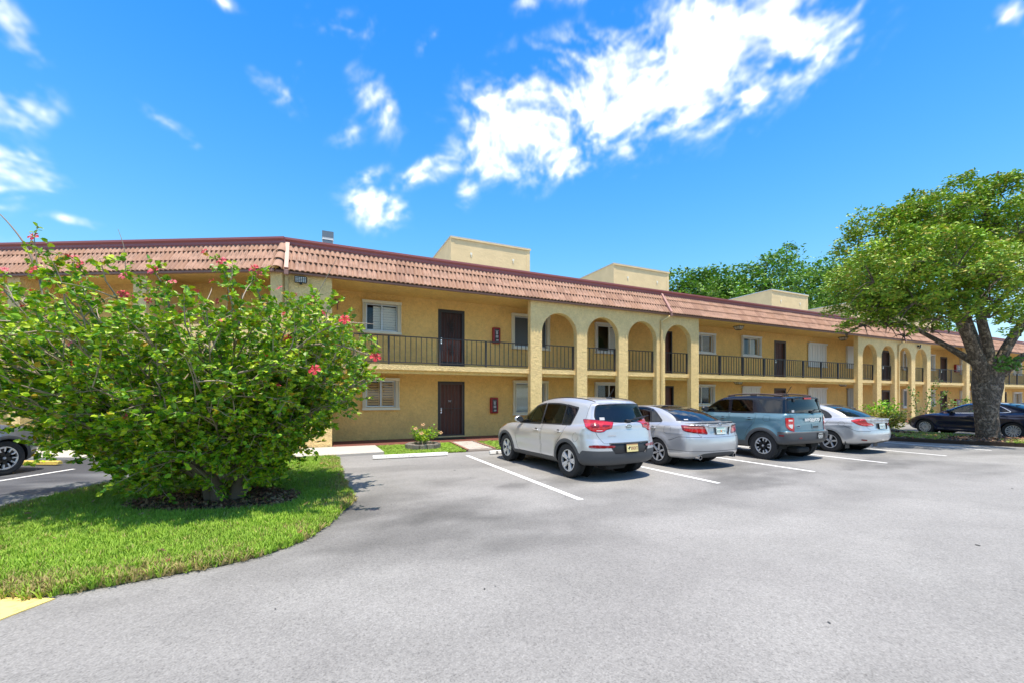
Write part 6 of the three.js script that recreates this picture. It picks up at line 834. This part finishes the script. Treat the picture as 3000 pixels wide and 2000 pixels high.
// 4: silver sedan with rising tail lamps
{
  const C = makeCar({ name: 'silver_sedan', label: 'silver sedan with slanted red tail lamps and mud flaps, last before the island', pos: W(14.80, 7.48), turn: turnV, paint: CM.silverC, cell: .034,
    body: [[-.62, .26], [-.82, .30], [-.93, .40], [-.97, .55], [-.95, .68], [-.92, .78], [-.91, .92], [-.93, 1.01], [-.93, 1.01], [-.75, 1.03], [-.45, 1.04], [.1, 1.02], [1.2, .96], [2.1, .93], [2.6, .94], [3.1, .86], [3.35, .74], [3.5, .6], [3.5, .42], [3.4, .26], [3.1, .21], [2.5, .2], [.2, .2]],
    cabin: [[-.82, .96], [-.62, 1.045], [-.2, 1.24], [.2, 1.365], [.6, 1.42], [1.0, 1.435], [1.35, 1.41], [1.8, 1.28], [2.6, .93], [2.4, .8], [-.55, .8]],
    wb: 2.67, width: 1.745, R: .318, bowR: .28, bowF: .45, waist: .64, crease: [.80, .008, -.02], kB: .13, kG: .10, belt: .96, beltW: .81, tumble: .48, cabTaper: .13, cabMid: .85, archK: 1.085, underY: .24, mirror: [1.9, 1.01], glassBow: .16,
    wheel: { kind: 'star', n: 5, a0: .1, rim: .63 },
    feat: [
      { n: 'window_pane', m: CM.glassD, v: 'side', poly: [[1.02, .985], [1.02, .985], [2.1, .955], [2.1, .955], [1.7, 1.2], [1.35, 1.32], [1.06, 1.345], [1.06, 1.345]], trim: [CM.trim, .022, 'window_trim'] },
      { n: 'window_pane', m: CM.glassD, v: 'side', poly: [[.30, 1.01], [.30, 1.01], [.97, .985], [.97, .985], [1.0, 1.345], [1.0, 1.345], [.65, 1.335], [.42, 1.28], [.42, 1.28]], trim: [CM.trim, .022, 'window_trim'] },
      { n: 'quarter_pane', m: CM.glassR, v: 'side', poly: [[.26, 1.015], [.26, 1.015], [.38, 1.27], [.38, 1.27], [.16, 1.18], [.02, 1.06], [.05, 1.025]], trim: [CM.trim, .022, 'window_trim'] },
      { v: 'rear', n: 'rear_pane', m: CM.glassR, xmax: .7, off: -.003, poly: [[-.60, 1.07], [0, 1.06], [.60, 1.07], [.63, 1.085], [.57, 1.2], [.5, 1.34], [.44, 1.37], [0, 1.385], [-.44, 1.37], [-.5, 1.34], [-.57, 1.2], [-.63, 1.085]], trim: [CM.trim, .012, 'window_trim'] },
      { v: 'wrap', n: 'lamp_insert', m: CM.white, off: .007, poly: [[.50, .848], [.50, .848], [.92, .862], [.92, .862], [.90, .838], [.50, .826], [.50, .826]] },
      { v: 'wrap', n: 'tail_lamp', m: CM.red, off: .006, poly: [[.44, .82], [.44, .82], [.52, .87], [.70, .90], [.80, 1.0], [.80, 1.0], [1.02, 1.0], [1.24, .955], [1.24, .955], [1.05, .86], [.8, .815]], trim: [CM.redDark, .010, 'lamp_edge', .003] },
      { v: 'rear', n: 'plate_recess', m: CM.silverC, off: -.03, poly: [[-.34, .885], [-.34, .885], [.34, .885], [.34, .885], [.27, .72], [-.27, .72]], trim: [CM.silverC, .012, 'recess_edge', -.014] },
      { v: 'rear', n: 'valance', m: CM.clad, off: -.01, poly: [[-.62, .30], [-.30, .32], [0, .37], [.5, .37], [.62, .30], [.62, .2], [-.62, .2]] },
      { v: 'wrap', n: 'bumper_reflector', m: CM.redDark, off: .004, poly: [[.72, .42], [.94, .435], [.92, .395], [.70, .39]] },
      { v: 'rear', n: 'boot_lid', m: CM.silverC, poly: [[-.50, .68], [-.50, .68], [.50, .68], [.50, .68], [.60, .8], [.64, 1.0], [.64, 1.045], [.64, 1.045], [-.64, 1.045], [-.64, 1.045], [-.64, 1.0], [-.60, .8]], xmax: -.5, trim: [CM.seam, .006, 'boot_gap', -.006], off: 0 },
      { v: 'fn', n: 'bumper_gap', m: CM.seam, off: -.004, band: .005, fn: (x, y, z) => y - (.66 + .14 * sst(-.75, -.35, x)), valid: (x, y, z) => Math.max(x + .37, .52 - Math.abs(z)) },
      { v: 'side', n: 'front_door', m: CM.silverC, poly: [[1.02, .30], [1.02, .30], [.99, .96], [.99, .96], [2.15, .93], [2.15, .93], [2.15, .6], [2.05, .30], [2.05, .30]], trim: [CM.seam, .006, 'door_gap', -.006], off: 0, handle: [1.15, .84, CM.silverC] },
      { v: 'side', n: 'rear_door', m: CM.silverC, poly: [[.98, .30], [.98, .30], [.95, .96], [.95, .96], [.0, 1.02], [.0, 1.02], [.14, .8], [.36, .56], [.45, .30], [.45, .30]], trim: [CM.seam, .006, 'door_gap', -.006], off: 0, handle: [.2, .88, CM.silverC] },
      { v: 'side', n: 'fuel_flap', m: CM.silverC, poly: [[-.32, .93], [-.23, .86], [-.32, .79], [-.41, .86]], trim: [CM.seam, .005, 'flap_gap', -.004], off: 0 },
      { v: 'front', n: 'windscreen', m: CM.glassD, xmin: 1.45, poly: [[-.6, .98], [0, .97], [.6, .98], [.54, 1.22], [.48, 1.33], [0, 1.36], [-.48, 1.33], [-.54, 1.22]], trim: [CM.trim, .02, 'window_trim'] }
    ] });
  C.at('rear', 0, .905, rbx(-.36, .36, -.012, .012, -.01, .012, .008, 2), M.chrome, 'plate_garnish', .004); C.at('rear', 0, .965, [bx(-.04, -.028, -.035, .035, 0, .008), bx(.028, .04, -.035, .035, 0, .008), bx(-.028, .028, -.006, .006, 0, .008)], M.chrome, 'badge', .004);
  C.at('rear', -.46, .945, text('Civic', .034, .003), CM.grey, 'model_letters', .003);
  for (const s of [-1, 1]) { part(C.car, 'mud_flap', rbx(-.43, -.41, .14, .42, Math.min(s * .66, s * .86), Math.max(s * .66, s * .86), .008), CM.trim); }
  plate(C, .0, .80, plateText('Y48 JQ', '#2a5f66', '#c3cfcc', (c, w, h) => { c.fillStyle = '#d9893c'; c.beginPath(); c.arc(w / 2, h * .55, 18, 0, 7); c.fill(); }), M.black);
}
// 5, 6: dark sedans behind the oak
function darkSedan(label, pos, turn, pm, name) {
  return makeCar({ name, label, pos, turn, paint: pm, cell: .042,
    body: [[-.75, .25], [-1.0, .3], [-1.1, .45], [-1.1, .7], [-1.05, .95], [-1.0, 1.04], [-.7, 1.06], [.1, 1.03], [1.2, .97], [2.2, .94], [2.6, .95], [3.15, .87], [3.5, .75], [3.72, .6], [3.74, .42], [3.6, .26], [3.3, .2], [2.6, .2], [.2, .2]],
    cabin: [[-.85, .98], [-.6, 1.08], [-.2, 1.25], [.25, 1.38], [.7, 1.44], [1.1, 1.45], [1.5, 1.41], [1.9, 1.28], [2.65, .94], [2.4, .82], [-.6, .82]],
    wb: 2.82, width: 1.82, R: .333, bowR: .26, bowF: .5, waist: .66, crease: [.80, .008, .02], kB: .14, kG: .10, belt: .98, beltW: .84, tumble: .46, cabTaper: .13, cabMid: .95, archK: 1.07, underY: .23, mirror: [1.98, 1.03], glassBow: .16, wheel: { kind: 'multi', n: 15, a0: 0, rim: .66 },
    feat: [
      { n: 'window_pane', m: CM.glassL, v: 'side', poly: [[1.12, 1.01], [1.12, 1.01], [2.2, .975], [2.2, .975], [1.85, 1.2], [1.5, 1.33], [1.15, 1.37], [1.15, 1.37]], trim: [M.chrome, .016, 'window_trim'] },
      { n: 'window_pane', m: CM.glassD, v: 'side', poly: [[.30, 1.05], [.30, 1.05], [1.07, 1.01], [1.07, 1.01], [1.1, 1.37], [1.1, 1.37], [.7, 1.35], [.4, 1.26], [.12, 1.08], [.12, 1.08]], trim: [M.chrome, .016, 'window_trim'] },
      { v: 'wrapF', n: 'head_lamp', m: CM.lampGrey, off: .004, poly: [[.6, .72], [.9, .78], [1.45, .86], [1.4, .80], [.95, .68], [.62, .66]] }, { v: 'wrapF', n: 'turn_lamp', m: CM.amber, off: .005, poly: [[1.2, .82], [1.45, .87], [1.46, .84], [1.25, .78]] },
      { v: 'wrap', n: 'tail_lamp', m: CM.red, off: .005, poly: [[.5, .82], [.55, .95], [.95, .98], [1.2, .95], [1.1, .85], [.8, .82]] },
      { v: 'rear', n: 'rear_pane', m: CM.glassR, xmax: .7, off: -.003, poly: [[-.62, 1.1], [0, 1.09], [.62, 1.1], [.52, 1.34], [0, 1.4], [-.52, 1.34]], trim: [CM.trim, .012, 'window_trim'] },
      { v: 'front', n: 'windscreen', m: CM.glassD, xmin: 1.55, poly: [[-.62, 1.0], [0, .99], [.62, 1.0], [.5, 1.36], [0, 1.39], [-.5, 1.36]], trim: [CM.trim, .02, 'window_trim'] },
      { v: 'side', n: 'front_door', m: pm, poly: [[1.1, .3], [1.1, .3], [1.07, .98], [1.07, .98], [2.25, .95], [2.25, .95], [2.2, .6], [2.15, .3], [2.15, .3]], trim: [CM.seam, .006, 'door_gap', -.006], off: 0, handle: [1.25, .86, pm] },
      { v: 'side', n: 'rear_door', m: pm, poly: [[1.05, .3], [1.05, .3], [1.02, .98], [1.02, .98], [.05, 1.03], [.05, 1.03], [.2, .8], [.4, .56], [.5, .3], [.5, .3]], trim: [CM.seam, .006, 'door_gap', -.006], off: 0, handle: [.25, .9, pm] },
      { v: 'fn', n: 'sill_strip', m: M.chrome, off: .003, band: .012, fn: (x, y, z) => y - .30, valid: (x, y, z) => Math.max(.4 - x, x - 2.35, .6 - Math.abs(z)) }
    ] });
}
darkSedan('navy sedan parked behind the oak trunk', W(25.25, 6.50), turnV - .17, CM.navy, 'navy_sedan');
darkSedan('black sedan whose roof shows behind the navy sedan at the right edge', W(28.6, 5.9), turnV - .12, CM.blackPaint, 'black_sedan');
// 7: grey crossover cut by the left edge
{
  makeCar({ name: 'grey_crossover', label: 'grey-blue crossover nose cut off by the left picture edge', pos: G(-11.5, 6.0, .004), turn: Math.PI / 2 - .03, paint: CM.greyBlue, cell: .036,
    body: [[-.62, .32], [-.85, .38], [-.95, .6], [-.9, 1.0], [-.8, 1.1], [.2, 1.08], [1.9, 1.06], [2.5, 1.09], [3.0, 1.04], [3.35, .98], [3.52, .90], [3.58, .70], [3.57, .52], [3.50, .40], [3.3, .26], [2.6, .26], [.2, .26]],
    cabin: [[-.8, 1.0], [-.7, 1.3], [-.6, 1.55], [-.3, 1.65], [.6, 1.70], [1.2, 1.66], [1.6, 1.55], [2.5, 1.07], [2.3, .9], [-.7, .9]],
    wb: 2.7, width: 1.87, R: .36, bowR: .2, bowF: .30, waist: .78, crease: [.95, .008, .0], kB: .12, kG: .10, belt: 1.08, beltW: .86, tumble: .38, cabTaper: .1, cabMid: .85, archK: 1.10, underY: .30, flare: .025, mirror: [2.0, 1.14], wheel: { kind: 'block', n: 6, a0: .2, rim: .66 }, tyreW: .23,
    feat: [
      { n: 'window_pane', m: CM.glassD, v: 'side', poly: [[1.1, 1.11], [1.1, 1.11], [2.15, 1.1], [2.15, 1.1], [1.6, 1.45], [1.15, 1.52], [1.15, 1.52]], trim: [CM.trim, .03, 'window_trim'] }, { n: 'window_pane', m: CM.glassD, v: 'side', poly: [[.1, 1.12], [1.05, 1.11], [1.05, 1.11], [1.07, 1.52], [.3, 1.5], [.0, 1.4]], trim: [CM.trim, .03, 'window_trim'] },
      { v: 'wrapF', n: 'head_lamp', m: CM.lampGrey, off: .004, poly: [[.62, .86], [.62, .86], [.85, .95], [1.30, 1.02], [1.30, 1.02], [1.02, .93], [.95, .80], [.90, .66], [.82, .64], [.80, .78], [.66, .80]], trim: [CM.trim, .014, 'lamp_edge', .003] },
      { v: 'wrapF', n: 'side_marker', m: CM.redPale, off: .004, poly: [[1.22, .76], [1.30, .76], [1.24, .62], [1.16, .62]] },
      { v: 'fn', n: 'cladding', m: CM.clad, off: .005, fn: (x, y, z) => Math.min(Math.max(Math.min(Math.hypot(x, y - .36), Math.hypot(x - 2.7, y - .36)) - .36 * 1.10 - .07, .4 - Math.abs(z)), y - .42, Math.max(Math.abs(y - .46) - .07, 3.46 - x)) },
      { v: 'front', n: 'windscreen', m: CM.glassD, xmin: 1.6, poly: [[-.62, 1.13], [0, 1.12], [.62, 1.13], [.54, 1.5], [0, 1.56], [-.54, 1.5]], trim: [CM.trim, .02, 'window_trim'] },
      { v: 'side', n: 'front_door', m: CM.greyBlue, poly: [[1.06, .44], [1.06, .44], [1.04, 1.08], [1.04, 1.08], [2.15, 1.06], [2.15, 1.06], [2.1, .44], [2.1, .44]], trim: [CM.seam, .006, 'door_gap', -.006], off: 0, handle: [1.2, .98, CM.greyBlue] }
    ] });
}
renderer.render(scene, camera);
